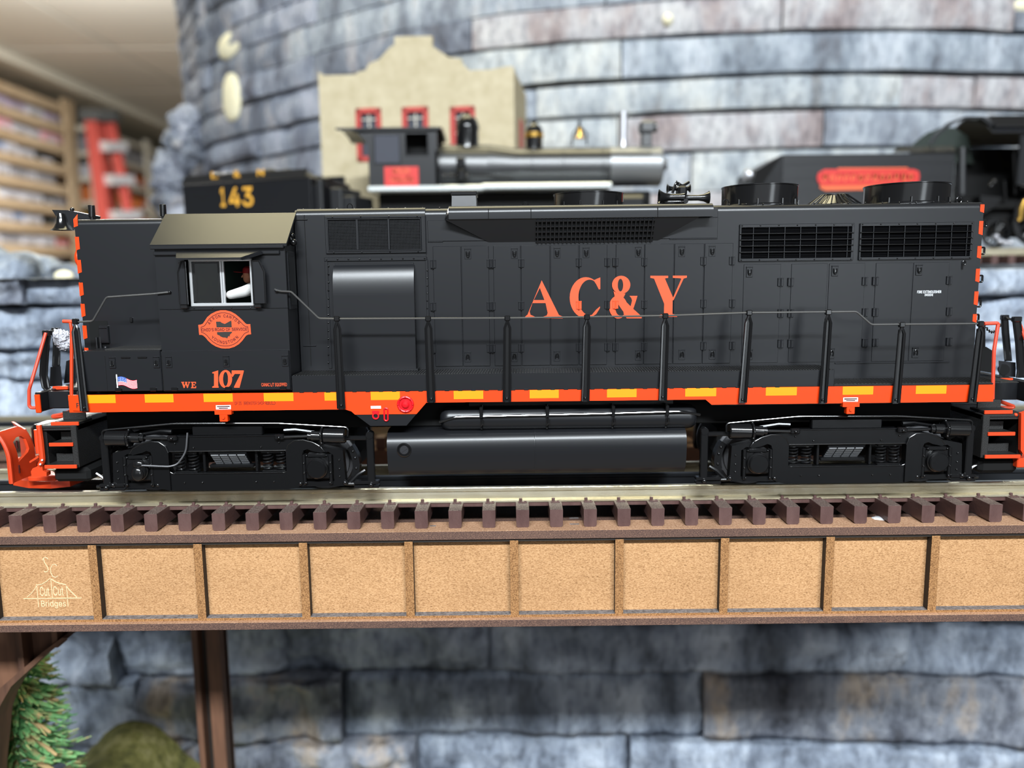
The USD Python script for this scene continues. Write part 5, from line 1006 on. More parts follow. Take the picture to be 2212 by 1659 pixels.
D.part('end_box', [hull([P(*p, Y) for Y in (-17, -8) for p in ((2114, 752), (2130, 749), (2143, 757), (2144, 806), (2112, 800))])], 'dark', smooth=False)
a, b = P(2129, 706, -26), P(2163, 699, -4); n_ = 14; ch = []
for i in range(n_):
    t = (i + .5) / n_; c = a + (b - a) * t - np.array([0, 0, 3.1 * 4 * t * (1 - t) * .8]); d = (b - a) / np.linalg.norm(b - a); w = np.array([0, 0, 1.0]) if i % 2 else np.array([.5, -.85, 0])
    ch.append(tube([c + d * .8 * math.cos(q) + w * .5 * math.sin(q) for q in np.linspace(0, 2 * math.pi, 9, endpoint=False)], .17, 5, True))
D.part('safety_chain', ch, 'gloss', kind='stuff')
# the driver seen through the open half of the cab window
import manifold3d as m3
def limb(bones, refine=.8, it=8):
    parts = []
    for (a, ra), (b, rb_) in bones:
        s1 = m3.Manifold.sphere(ra, 20).translate(list(map(float, a))); s2 = m3.Manifold.sphere(rb_, 20).translate(list(map(float, b)))
        parts.append((s1 + s2).hull())
    M_ = m3.Manifold.batch_boolean(parts, m3.OpType.Add).refine_to_length(refine); me = M_.to_mesh()
    t = trimesh.Trimesh(me.vert_properties[:, :3], me.tri_verts, process=True); trimesh.smoothing.filter_taubin(t, iterations=it)
    return np.array(t.vertices), np.array(t.faces)
hd = P(539, 592, -22); sh0 = P(548, 622, -23); el = P(527, 630, -27); ha = P(494, 637, -29.6)
cx_, cyd, cz = hd
chest, waist, hip = np.array([cx_ + 3.0, cyd + 1.5, cz - 8.0]), np.array([cx_ + 3.6, cyd + 1.5, cz - 13]), np.array([cx_ + 3.6, cyd + 1.5, cz - 17])
PR = Thing('person', 'tiny driver in white shirt and red cap leaning an arm on the cab window sill', 'person', (cx_ + 3, cyd, 52))
knees = [hip + np.array([-8.5, dy, .6]) for dy in (-2, 2.6)]; feet = [k_ + np.array([-.6, 0, -8.4]) for k_ in knees]
sh2 = chest + np.array([.4, 4.6, 2.6]); el2 = sh2 + np.array([-3.5, .8, -4.6]); ha2 = el2 + np.array([-2.0, 1.0, -3.0])
bp = PR.part('body', cat(limb([((cx_, cyd, cz), 2.25), ((cx_ - .5, cyd, cz - 1.7), 1.6)] and [(((cx_, cyd, cz), 2.25), ((cx_ - .6, cyd, cz - 1.6), 1.7)), (((cx_ - .5, cyd, cz - 1.5), 1.0), (chest + np.array([0, 0, 2.5]), 1.3)), ((chest, 3.0), (waist, 2.6)), ((waist, 2.6), (hip, 2.8)), ((chest + np.array([0, 0, 2.4]), 1.4), (sh0, 1.5)), ((sh0, 1.4), (el, 1.15)), ((el, 1.15), (ha, .85)), ((chest + np.array([0, 0, 2.4]), 1.4), (sh2, 1.5)), ((sh2, 1.4), (el2, 1.1)), ((el2, 1.1), (ha2, .85))] + [((hip + np.array([0, dy, 0]), 2.0), (k_, 1.5)) for dy, k_ in zip((-1.6, 1.8), knees)] + [((k_, 1.5), (f_, 1.0)) for k_, f_ in zip(knees, feet)] + [((np.array([cx_ - 2.2, cyd, cz - .5]), .45), (np.array([cx_ - 2.7, cyd, cz - .95]), .35))] +
    [((ha + np.array([-.2, 0, 0]), .7), (ha + np.array([-1.5, -.2, -.3]), .62))] + [((ha + np.array([-1.3, dy, -.3]), .3), (ha + np.array([-2.7 + .15 * abs(i - 1), dy, -.9]), .24)) for i, dy in enumerate((-.7, -.25, .2, .62))], .5, 4)), 'skin', smooth=True)
PR.part('shirt', limb([((chest, 3.4), (waist, 3.0)), ((waist, 3.0), (hip + np.array([0, 0, 1]), 3.0)), ((chest + np.array([0, 0, 2.3]), 1.8), (sh0, 2.1)), ((sh0, 2.15), (el, 1.95)), ((el, 1.95), (ha + np.array([.6, .1, 0]), 1.5)), ((chest + np.array([0, 0, 2.3]), 1.8), (sh2, 2.0)), ((sh2, 2.0), (el2, 1.7)), ((el2, 1.7), (ha2 + np.array([1.2, 0, 0]), 1.3))], .6, 6), 'shirt', smooth=True, label='white long-sleeved shirt')
PR.part('trousers', limb([((hip + np.array([0, 0, 0]), 3.1), (hip + np.array([0, 0, .6]), 3.0))] + [((hip + np.array([0, dy, -.2]), 2.35), (k_, 1.8)) for dy, k_ in zip((-1.6, 1.8), knees)] + [((k_, 1.8), (f_ + np.array([0, 0, 1]), 1.4)) for k_, f_ in zip(knees, feet)], .8, 6), 'ink', smooth=True)
PR.part('cap', [lathe([(2.5, .3), (2.5, .9), (2.3, 2.0), (1.5, 2.7), (0, 2.9)], (cx_ + .1, cyd, cz), (0, 0, 1), 24), hull([(cx_ - 1.5 + 2.2 * math.cos(t) * 1.5 - .8, cyd + 1.9 * math.sin(t), cz + .75 - .25 * (1 - math.cos(t - math.pi)) + o) for t in np.linspace(math.pi / 2, 1.5 * math.pi, 9) for o in (0, .25)])], 'redcap', label='red peaked cap')
PR.part('ear', ball((cx_ + .3, cyd - 2.2, cz - .3), .55, 1, (.8, .5, 1.2)), 'skin'); PR.part('eye', ball((cx_ - 2.05, cyd - .95, cz + .05), .22, 1), 'ink'); PR.part('mouth', ball((cx_ - 2.1, cyd - .4, cz - 1.5), .3, 1, (.5, 1.6, .4)), 'maroon')
PR.part('seat', box(cx_ - .5, cx_ + 7, cyd - 3, cyd + 5, 52, hip[2] - 2.6, .4), 'dark')
# crumpled clear film caught on the nose railing
c = P(135, 733, -12); g = ball((0, 0, 0), 1, 4); v = g[0] * np.array([3.0, 2.2, 4.0]); v[:, 0] += -.22 * v[:, 2] * .8
v = v * (1 + .75 * (meshkit.fbm(v * .9 + 4, 3, 5) - .5))[:, None]; v += .9 * (np.stack([meshkit.noise(v * 2.3 + q * 7, q) for q in range(3)], 1) - .5)
solo('crumpled_film', (v + c, g[1]), 'crumple', 'scrap of crumpled clear plastic film caught on the nose railing', 'plastic film', smooth=False)

# ================================================================ trains and building on the rock ledge
YN = 272.0
def Q(px, py, Y=YN): return P(px, py, Y)
RT = UZ
# ---- tender with yellow number
t0, t1 = Q(392, 380, 306), Q(668, 352, 268)
du = t1 - t0; du[2] = 0; LT = np.linalg.norm(du); du /= LT; dv_ = np.array([-du[1], du[0], 0]); O = np.array([t0[0], t0[1], RT])
def tl(u, v, z): return O + du * u + dv_ * v + np.array([0, 0, z])
def tbox(u0, u1, v0, v1, z0, z1, b=.4):
    g = box(u0, u1, v0, v1, z0, z1, b); return O + g[0][:, [0]] * du + g[0][:, [1]] * dv_ + g[0][:, [2]] * np.array([0, 0, 1]), g[1]
def ttx(s, px, py, h, L_, m_, par, bold=True):
    g = text(s, h, .1, bold, L_); w = ray(px, py); k_ = ((O - CAM) @ dv_) / (w @ dv_); o = CAM + w * k_ - O; u = o @ du; z = o[2]
    TN.part('lettering', (O + (u + g[0][:, [0]]) * du + (g[0][:, [1]] - .15) * dv_ + (z + g[0][:, [2]]) * np.array([0, 0, 1]), g[1]), m_, parent=par, smooth=False)
ztop = t0[2] - RT
TN = Thing('tender', 'black coal tender with yellow number 143 at the left', 'tender', tuple(O))
tb_ = TN.part('tank_body', tbox(0, LT, 0, 54, 16, ztop - 6.5, .5), 'black')
brd = []
pr_ = prism([(0, ztop - 6.6), (-1.0, ztop - 6.6), (3.0, ztop), (4.0, ztop)], 0, LT - 4, 'yz')
TN.part('coal_board', (O + pr_[0][:, [0]] * du + pr_[0][:, [1]] * dv_ + pr_[0][:, [2]] * np.array([0, 0, 1]), pr_[1]), 'black', label='inward leaning coal board', smooth=False)
TN.part('coal_board', tbox(0, LT - 4, 50, 54, ztop - 6.6, ztop), 'black')
gc = grid(lambda u, v: tuple(tl(8 + (LT - 14) * u, 6 + 44 * v, ztop - 8 + 9 * math.sin(math.pi * v) * min(1, 3 * (1 - u) + .2) + 5 * meshkit.noise(np.array([u * 18, v * 10, .3]), 3))), 30, 16)
TN.part('coal_load', gc, 'coal', kind='stuff', smooth=50)
TN.part('tank_deck', tbox(LT, LT + 9, 2, 52, 16, ztop - 12, .4), 'black'); TN.part('corner_post', tbox(LT + 5, LT + 9, 0, 5, 16, ztop - 8, .6), 'boiler')
for q in (16, 26): TN.part('tool_box', tbox(LT + q - 4, LT + q + 5, 6, 34, 12, ztop - 14 - (q - 16) * .6, .8), 'boiler')
TN.part('tender_frame', tbox(2, LT + 30, 6, 48, 10, 16, .4), 'truck')
for q in (14, 30, LT - 22, LT - 6):
    for v in (10, 44):
        a, b = tl(q, v, 7.5), tl(q, v + 3, 7.5); TN.part('wheel', cyl(a, b, 7.5, n=24, bev=.5), 'truck')
num = [(478, 446, '1', 3.9), (496, 446, '4', 8.6), (525, 445, '3', 8.2)]
sc_ = 590 / F_PX
for px, py, ch_, w in num: ttx(ch_, px, py, 13.2, w * 1.16 if ch_ != '1' else 4.2, 'gold', tb_)
for px, py, ch_ in ((457, 386, 'L'), (505, 383, '&'), (556, 380, 'N')): ttx(ch_, px, py, 4.6, 6.0, 'gold', tb_)

# ---- steam locomotive in the middle
SL = Thing('steam_locomotive', 'black steam locomotive with graphite smokebox and red cab plate in front of the tan building', 'locomotive', (40, 300, RT))
yb_ = 299.0
def zc(py, px=1100, Y=yb_): return Zp(px, py, Y)
bz_ = zc(360); xs = lambda px, Y=yb_, z=bz_: X(px, Y, z)
SL.part('firebox', lathe([(0, 0), (17.0, 0), (17.0, xs(1055) - xs(946)), (0, xs(1055) - xs(946))], (xs(946), yb_, bz_ - 1), (1, 0, 0), 48), 'boiler', smooth=40)
SL.part('boiler_barrel', lathe([(0, 0), (17.0, 0), (14.2, xs(1110) - xs(1055)), (14.2, xs(1316) - xs(1055)), (0, xs(1316) - xs(1055))], (xs(1055), yb_, bz_ - 1), (1, 0, 0), 48), 'boiler', smooth=40)
sbx = SL.part('smokebox', lathe([(0, 0), (14.6, 0), (14.6, xs(1424) - xs(1315)), (13.2, xs(1428) - xs(1315)), (0, xs(1430) - xs(1315))], (xs(1315), yb_, bz_ - 1), (1, 0, 0), 48), 'smokebox', label='graphite grey smokebox', smooth=40)
SL.part('number_plate', cyl((xs(1427), yb_, bz_), (xs(1440), yb_, bz_), 4.0, n=20, bev=.5), 'boiler', parent=sbx)
for q in (990, 1147, 1214, 1298): SL.part('boiler_band', lathe([(14.3 if q > 1100 else 17.1, 0), (14.6 if q > 1100 else 17.3, .2), (14.6 if q > 1100 else 17.3, .9), (14.3 if q > 1100 else 17.1, 1.1)], (xs(q), yb_, bz_ - 1), (1, 0, 0), 48), 'boiler')
def dome(pa, pb, pt_, pbm, m_, nm, prof, Y=yb_):
    z0, z1 = Zp((pa + pb) / 2, pbm, Y), Zp((pa + pb) / 2, pt_, Y); x0, x1 = X(pa, Y, z0), X(pb, Y, z0); r = (x1 - x0) / 2
    return SL.part(nm, lathe([(r * a, (z1 - z0 + 6) * b) for a, b in prof], ((x0 + x1) / 2, Y, z0 - 6), (0, 0, 1), 28), m_, smooth=40)
dp = [(1.15, 0), (1.1, .12), (.92, .2), (.92, .58), (1.0, .62), (.98, .68), (.85, .82), (.55, .92), (.3, .96), (.25, 1), (0, 1)]
sd = dome(985, 1036, 245, 316, 'gloss', 'sand_dome', dp); st_ = dome(1134, 1174, 264, 322, 'gloss', 'steam_dome', dp)
x_ = xs(1154); SL.part('dome_band', lathe([(6.6, 0), (7.0, .3), (7.0, 3.2), (6.6, 3.5)], (x_, yb_, zc(299)), (0, 0, 1), 28), 'brass', parent=st_, label='brass band of the dome')
x_ = xs(1252); bl2 = SL.part('bell', lathe([(0, 8), (1.6, 7.4), (2.6, 4), (3.2, 1.2), (4.6, 0), (0, 0)], (x_, yb_, zc(300)), (0, 0, 1), 22), 'brass', label='brass bell'); SL.part('bell_hanger', [tube([(x_ - 5.5, yb_, zc(316)), (x_ - 5, yb_, zc(290)), (x_, yb_, zc(272)), (x_ + 5, yb_, zc(290)), (x_ + 5.5, yb_, zc(316))], .7, 6), cyl((x_, yb_, zc(276)), (x_, yb_, zc(262)), .9, n=8)], 'gloss', parent=bl2)
SL.part('smokestack', lathe([(3.6, 0), (2.9, 2), (2.7, 6), (2.7, zc(244) - zc(322)), (0, zc(244) - zc(322))], (xs(1346), yb_, zc(322)), (0, 0, 1), 24), 'alum', smooth=40, label='straight polished stack')
SL.part('headlight', [box(xs(1380), xs(1412), yb_ - 6, yb_ + 6, zc(292), zc(266), 1.5), cyl((xs(1412), yb_, zc(279)), (xs(1417), yb_, zc(279)), 4, n=20), box(xs(1384), xs(1406), yb_ - 4, yb_ + 4, zc(322), zc(292), .8)], 'boiler')
SL.part('handrail', tube([(xs(960), yb_ - 17.6, zc(330)), (xs(1060), yb_ - 17.4, zc(331)), (xs(1120), yb_ - 14.8, zc(340)), (xs(1400), yb_ - 15.2, zc(341))], .5, 6), 'gloss')
# cab
k0, k1 = Q(798, 400), Q(946, 400); zt2, zb2 = Q(870, 276)[2], Q(870, 404)[2]
wA = [Q(808, 292)[0], Q(862, 292)[0], Q(830, 352)[2], Q(830, 291)[2]]; wB = [Q(876, 290)[0], Q(923, 290)[0], Q(900, 333)[2], Q(900, 288)[2]]
sideP = sbox(k0[0], zb2, k1[0], zt2).difference(sbox(wA[0], wA[2], wA[1], wA[3])).difference(sbox(wB[0], wB[2], wB[1], wB[3]))
cbp = SL.part('cab', [prism(sideP, YN, YN + 1.5), prism(sideP, YN + 52, YN + 53.5), box(k1[0] - 1.5, k1[0], YN, YN + 53, zb2, zt2 - 16)], 'black', smooth=False)
SL.part('cab_dark_fill', box(k0[0] + 3, k1[0] - 2, YN + 14, YN + 44, zb2, zt2 + 1, 1), 'dark', parent=cbp)  # solid black block painted as the shade inside the cab
arch = [(YN - 2.5 + (58 * t), zt2 + 3.0 * math.sin(math.pi * t)) for t in np.linspace(0, 1, 15)]
rfp = prism(arch + [(a, b - 1.6) for a, b in reversed(arch)], Q(726, 272)[0], k1[0] + 2.5, 'yz')
SL.part('cab_roof', rfp, 'black', parent=cbp, smooth=40)
SL.part('roof_bracket', prism([Q(755, 280)[[0, 2]], Q(798, 280)[[0, 2]], Q(798, 318)[[0, 2]], Q(789, 305)[[0, 2]], Q(775, 290)[[0, 2]]], YN + .5, YN + 2), 'black', parent=cbp)
SL.part('window_pane', box(wA[0], wA[1], YN + .6, YN + .9, wA[2], wA[3]), 'pane', parent=cbp)
SL.part('window_post', [box(a[0] - .8, a[0], YN - .5, YN + 1, a[2] - .6, a[3] + .6, .2) for a in (wA, wB)] + [box(a[1], a[1] + .8, YN - .5, YN + 1, a[2] - .6, a[3] + .6, .2) for a in (wA, wB)] + [box(a[0] - 1, a[1] + 1, YN - .8, YN + 1, a[2] - .8, a[2], .2) for a in (wA, wB)], 'black', parent=cbp)
pq = (Q(831, 400)[0], Q(905, 400)[0], Q(868, 402)[2], Q(868, 360)[2])
SL.part('name_plate', box(pq[0], pq[1], YN - .5, YN, pq[2], pq[3], .15), 'plaque', parent=cbp, label='red plate with orange lettering on the cab')
def squig(n, x0, x1, z, h, Y, seed):
    r = np.random.default_rng(seed); w = (x1 - x0) / n; o = []
    for i in range(n):
        a = x0 + w * (i + .15); b = a + w * .65
        o += [box(a, a + w * .22, Y - .15, Y, z, z + h), box(a, b, Y - .15, Y, z + h * r.choice([.0, .42, .8]), z + h * .99 * 1.0 if False else z + h * r.choice([.2, .6, 1.0])), box(b - w * .2, b, Y - .15, Y, z + h * r.choice([0, .3]), z + h)]
    return [g for g in o if np.ptp(g[0][:, 2]) > .05]
SL.part('plate_lettering', squig(4, pq[0] + 6, pq[1] - 6, pq[2] + 8.0, 4.6, YN - .5, 3) + squig(6, pq[0] + 4, pq[1] - 4, pq[2] + 2.2, 4.0, YN - .5, 4), 'plaqtext', parent=cbp)
ra, rb2 = Q(794, 408), Q(1322, 404)
SL.part('running_board', [box(ra[0], Q(1045, 408)[0], YN - 1, YN + 54, ra[2] - 1.9, ra[2] + 1.9, .8), box(Q(1040, 408)[0], rb2[0], YN - 1, YN + 54, ra[2] - 1.2, ra[2] + 2.7, .8)], 'silverpipe', label='silver edged running board', smooth=25)
SL.part('air_pump', [cyl((xs(1000), YN + 3, zc(372)), (xs(1000), YN + 3, zc(350)), 3.2, n=16, bev=.4), cyl((xs(1000), YN + 3, zc(396)), (xs(1000), YN + 3, zc(376)), 3.6, n=16, bev=.4), cyl((xs(1000), YN + 3, zc(376)), (xs(1000), YN + 3, zc(372)), 1.4, n=10)] + [ball((xs(q), YN + 4, zc(388)), 2.2, 1) for q in (965, 978, 990, 1012)], 'gloss')
SL.part('reach_rod', tube([(xs(1020), YN + 4, zc(386)), (xs(1060), YN + 4, zc(387)), (xs(1110), YN + 4, zc(398))], .8, 6), 'gloss')
SL.part('chassis', box(k0[0] + 4, xs(1400), YN + 14, YN + 40, RT + 6, ra[2] - 2, 1), 'dark')
for q in (835, 905):
    SL.part('trailing_wheel', lathe([(0, 0), (6.5, 0), (6.8, 1), (8, 1), (8, 3), (0, 3)], (X(q, YN + 6, RT + 8), YN + 10, RT + 8), (0, -1, 0), 28), 'truck')
for q in (975, 1090, 1205, 1310):
    x = X(q, YN + 6, RT + 15); SL.part('driving_wheel', [lathe([(11.5, 0), (14.5, 0), (15.2, 2.4), (12, 2.8), (11.5, 0)], (x, YN + 12, RT + 15), (0, -1, 0), 40), cyl((x, YN + 12, RT + 15), (x, YN + 8.4, RT + 15), 3, n=16)] + [cyl((x, YN + 11, RT + 15), (x + 12 * math.cos(t), YN + 11, RT + 15 + 12 * math.sin(t)), .9, n=6) for t in np.linspace(0, 2 * math.pi, 12, endpoint=False)], 'truck')
SL.part('cylinder_block', [box(X(1330, YN, RT + 18), X(1395, YN, RT + 18), YN - 1, YN + 54, RT + 10, ra[2] - 6, 2.5)], 'truck'); SL.part('main_rod', box(X(975, YN, RT + 14), X(1330, YN, RT + 14), YN + 6.5, YN + 7.5, RT + 14, RT + 17, .3), 'alum')
SL.part('pilot_beam', [box(X(1400, YN, RT + 20), X(1445, YN, RT + 20), YN, YN + 52, RT + 6, RT + 22, 1)], 'truck')

# ---- right-hand tender with red plaque
TR = Thing('tender', 'black tender with red name plaque at the upper right', 'tender', (260, 300, RT))
y0 = 270.0
g_ = lambda px, py, Y=y0: P(px, py, Y)
bx_ = [g_(1690, 336)[0], g_(2064, 326)[0], RT + 14, g_(1880, 332)[2]]
tb2 = TR.part('tank_body', box(bx_[0], bx_[1], y0, y0 + 56, bx_[2], bx_[3], .5), 'black')
for py in (352, 384, 410): z = g_(1880, py)[2]; TR.part('side_seam', box(bx_[0], bx_[1], y0 - .3, y0, z - .25, z + .25), 'black', parent=tb2)
c0 = g_(1690, 336)
TR.part('sloped_rear', hull([(bx_[0], y0, bx_[3]), (bx_[0], y0 + 56, bx_[3]), (bx_[0], y0, bx_[2] + 14), (bx_[0], y0 + 56, bx_[2] + 14), (g_(1632, 380, y0 + 12)[0], y0 + 12, g_(1632, 368, y0 + 12)[2]), (g_(1632, 380)[0], y0 + 46, g_(1632, 368)[2]), (g_(1620, 420)[0], y0 + 10, bx_[2] + 14), (g_(1620, 420)[0], y0 + 46, bx_[2] + 14)]), 'black', smooth=False)
TR.part('rear_lamp', [cyl(g_(1622, 378, y0 + 20), g_(1608, 378, y0 + 20), 4.2, n=20, bev=.6)], 'alum', label='rear lamp of the tender')
TR.part('coal_bunker', hull([g_(1928, 330, y0 + 8), g_(2064, 327, y0 + 8), g_(1940, 318, y0 + 14), g_(2060, 316, y0 + 14), g_(1928, 330, y0 + 46), g_(2064, 327, y0 + 46), g_(2060, 316, y0 + 40), g_(1940, 318, y0 + 40)]), 'coal')
TR.part('corner_post', cyl(g_(2078, 318, y0 + 3), g_(2078, 420, y0 + 3), 2.4, n=16), 'boiler')
TR.part('tender_frame', box(bx_[0] - 20, bx_[1] + 8, y0 + 8, y0 + 48, RT + 9, RT + 15, .5), 'truck')
for px in (1720, 1790, 1960, 2030): x = X(px, y0 + 8, RT + 8); TR.part('wheel', cyl((x, y0 + 8, RT + 7.6), (x, y0 + 11, RT + 7.6), 7.6, n=24, bev=.5), 'truck')
pa_ = [(1774, 370), (1780, 366), (1972, 366), (1983, 370), (1985, 380), (1983, 394), (1974, 398), (1776, 401), (1767, 396), (1764, 384), (1767, 373)]
pol = Polygon([g_(*p)[[0, 2]] for p in pa_]); plq = TR.part('name_plaque', prism(pol, y0 - 1.0, y0 - .3), 'plaque', parent=tb2, label='red name plaque with worn tan lettering')
TR.part('plaque_lower', prism([g_(*p)[[0, 2]] for p in ((1772, 398), (1978, 396), (1970, 408), (1782, 412), (1770, 406))], y0 - .7, y0 - .2), 'plaqtext', parent=tb2)
TR.part('plaque_lettering', squig(13, g_(1774, 384)[0], g_(1974, 384)[0], g_(1875, 392)[2], 5.0, y0 - 1.0, 9), 'plaqtext', parent=tb2)
TR.part('plaque_trim', prism([g_(*p)[[0, 2]] for p in ((1810, 363), (1960, 362), (1961, 365), (1809, 366))], y0 - .7, y0 - .2), 'plaqtext', parent=tb2)

# ---- right-hand locomotive, cut by the frame
RL = Thing('steam_locomotive', 'dark steam locomotive with arched roof cut off by the right edge', 'locomotive', (360, 300, RT))
xL, xR = g_(2100, 300)[0], 470.0
ra_ = [(y0 - 3 + 62 * t, g_(2190, 252, y0 + 28)[2] - 15 * (2 * t - 1) ** 2 * 1.0) for t in np.linspace(0, 1, 17)]
RL.part('cab_roof', prism(ra_ + [(a, b - 1.6) for a, b in reversed(ra_)], g_(2140, 250)[0], xR, 'yz'), 'roofblack', smooth=40)
hoop = [g_(2008, 312, y0 + 2)[[0, 2]], g_(2020, 290, y0 + 2)[[0, 2]], g_(2050, 264, y0 + 2)[[0, 2]], g_(2085, 252, y0 + 2)[[0, 2]], g_(2120, 252, y0 + 2)[[0, 2]], g_(2150, 273, y0 + 2)[[0, 2]]]
hin = [g_(2146, 277, y0 + 2)[[0, 2]], g_(2115, 257, y0 + 2)[[0, 2]], g_(2086, 257, y0 + 2)[[0, 2]], g_(2055, 269, y0 + 2)[[0, 2]], g_(2026, 292, y0 + 2)[[0, 2]], g_(2013, 312, y0 + 2)[[0, 2]]]
RL.part('curtain_hoop', prism([tuple(p) for p in hoop + hin], y0, y0 + 5), 'black', smooth=False)
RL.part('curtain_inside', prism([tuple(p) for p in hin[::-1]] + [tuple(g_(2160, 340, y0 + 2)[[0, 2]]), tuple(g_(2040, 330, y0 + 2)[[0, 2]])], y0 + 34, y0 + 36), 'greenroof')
RL.part('cab_side', box(g_(2205, 300)[0], xR, y0, y0 + 2, g_(2200, 400)[2], g_(2200, 280)[2], .3), 'black'); RL.part('cab_dark_back', box(g_(2068, 300, y0 + 40)[0], xR, y0 + 40, y0 + 42, RT + 8, g_(2190, 300)[2], .3), 'dark'); RL.part('cab_floor', box(g_(2085, 430)[0], xR, y0 + 10, y0 + 40, RT + 28, RT + 31, .5), 'dark')  # black back sheet added as the shade inside the cab
RL.part('roof_slope', hull([(x, y, z) for x in (g_(2146, 262)[0], xR) for y, z in ((y0 - 3, g_(2190, 274)[2]), (y0 - 3, g_(2190, 276)[2]), (y0 + 7, g_(2190, 249, y0 + 7)[2]))]), 'roofblack', label='sloping roof edge catching the light', smooth=False)
RL.part('backhead_pipes', [tube([g_(q, a, y0 + 12), g_(q + 3, b, y0 + 12)], .8, 6) for q, a, b in ((2190, 330, 420), (2196, 340, 400), (2204, 325, 410), (2170, 390, 450))] + [ball(g_(q, a, y0 + 10), 1.8, 1) for q, a in ((2196, 326), (2140, 400), (2148, 392), (2206, 386))], 'gloss', kind='stuff')
RL.part('ash_pan', prism([g_(*p)[[0, 2]] for p in ((2128, 420), (2176, 424), (2160, 445), (2132, 462))], y0 + 6, y0 + 20), 'truck', smooth=False)
RL.part('frame_rail', box(g_(2110, 400)[0], xR, y0 + 16, y0 + 40, RT + 10, RT + 36, .5), 'dark')
for px, r in ((2156, 10.5), (2250, 20)):
    x = X(px, y0 + 8, RT + r); w_ = RL.part('wheel', lathe([(r * .78, 0), (r * .96, 0), (r, 1.5), (r, 3.4), (r * .8, 3.6), (r * .78, 0)], (x, y0 + 13, RT + r), (0, -1, 0), 40), 'truck')
    RL.part('wheel_spokes', [cyl((x, y0 + 11, RT + r), (x + r * .85 * math.cos(t), y0 + 11, RT + r + r * .85 * math.sin(t)), r * .07, n=6) for t in np.linspace(0, 2 * math.pi, 14, endpoint=False)], 'truck', parent=w_, kind='stuff')
RL.part('wheel_weights', [ball(g_(q, p_, y0 + 8), 1.9, 2) for q, p_ in ((2152, 511), (2160, 521), (2171, 524), (2182, 524))], 'alum', label='row of bright round studs by the wheel')
RL.part('steam_pipe', tube([g_(2214, 432, y0 + 4), g_(2206, 450, y0 + 4), g_(2204, 472, y0 + 4), g_(2198, 476, y0 + 4)], 1.6, 8), 'brass', label='brass coloured pipe'); RL.part('pipe_end', ball(g_(2211, 396, y0 + 3), 2.4, 2), 'alum')

# ---- tan mission style building
yS = 352.0; th_ = math.radians(-7.0); o_ = P(1110, 300, yS)
BD = Thing('station_building', 'tan stucco mission style building with curved parapet and red framed windows', 'building', (o_[0] - 80, yS, 82))
def bw(px, py):
    """point of the turned front wall seen at a pixel, as (u along the wall, z)"""
    n = np.array([math.sin(th_), -math.cos(th_), 0]); A = np.array([o_[0], yS, 0]); q = ray(px, py); k_ = ((A - CAM) @ n) / (q @ n); w = CAM + q * k_
    return (w - A) @ np.array([math.cos(th_), math.sin(th_), 0]), w[2]
Rb = rot((0, 0, 1), math.degrees(th_))
def put(g): return g[0] @ Rb.T + np.array([o_[0], yS, 0]), g[1]
# u is negative to the left of the right-hand corner
fp = [(687, 156), (691, 157), (701, 163), (766, 161), (774, 155), (789, 152), (797, 137), (818, 129), (841, 103), (852, 96), (852, 79), (933, 77), (933, 99), (970, 124), (996, 126), (998, 136), (1014, 152), (1059, 150), (1100, 142), (1110, 144)]
W = [bw(*p) for p in fp]; zbase = 80.0
front = Polygon([(W[0][0], zbase)] + W + [(W[-1][0], zbase)])
wins = [(768, 823, 235, 350), (868, 925, 232, 348), (972, 1026, 231, 345)]
wr = []
for a, b, c_, d_ in wins:
    u0, z1 = bw(a, c_); u1, _ = bw(b, c_); _, z0 = bw(a, d_); wr.append((u0, u1, z0, z1)); front = front.difference(sbox(u0, z0, u1, z1))
BD.part('front_wall', put(prism(front, 0, 5)), 'stucco', smooth=False)
u0, u1 = W[0][0], W[-1][0]; zs3 = W[2][1]
BD.part('side_wall', put(box(u1 - 4, u1, 5, 95, zbase, zs3 - 1)), 'stucco'); BD.part('side_wall', put(box(u0, u0 + 4, 5, 95, zbase, zs3 - 1)), 'stucco'); BD.part('rear_wall', put(box(u0, u1, 92, 96, zbase, zs3 - 1)), 'stucco'); BD.part('roof', put(box(u0 + 4, u1 - 4, 5, 92, zs3 - 12, zs3 - 10)), 'stucco')
for (a, b, z0, z1) in wr:
    f_ = BD.part('window_frame', put(cat(box(a, b, -1.2, 3, z1 - 4.2, z1, .3), box(a, b, -1.2, 3, z0, z0 + 4.2, .3), box(a, a + 4.2, -1.2, 3, z0, z1, .3), box(b - 4.2, b, -1.2, 3, z0, z1, .3))), 'redframe', label='red window frame')
    BD.part('window_pane', put(box(a + 4, b - 4, 2, 2.6, z0 + 4, z1 - 4)), 'pane', parent=f_); m0 = (a + b) / 2
    BD.part('window_bar', [put(box(m0 - .5, m0 + .5, 1, 2.2, z0 + 4, z1 - 4)), put(box(a + 4, b - 4, 1, 2.2, (z0 + z1) / 2 - .5, (z0 + z1) / 2 + .5)), put(box(a + 4, b - 4, 1, 2.2, z1 - 9, z1 - 8.2))], 'whitepaint', parent=f_)
z0, z1 = bw(1110, 345)[1], bw(1110, 236)[1]
BD.part('side_window_frame', put(box(u1 - .5, u1 + .8, 38, 62, z0, z1, .3)), 'redframe', label='red window on the side wall')

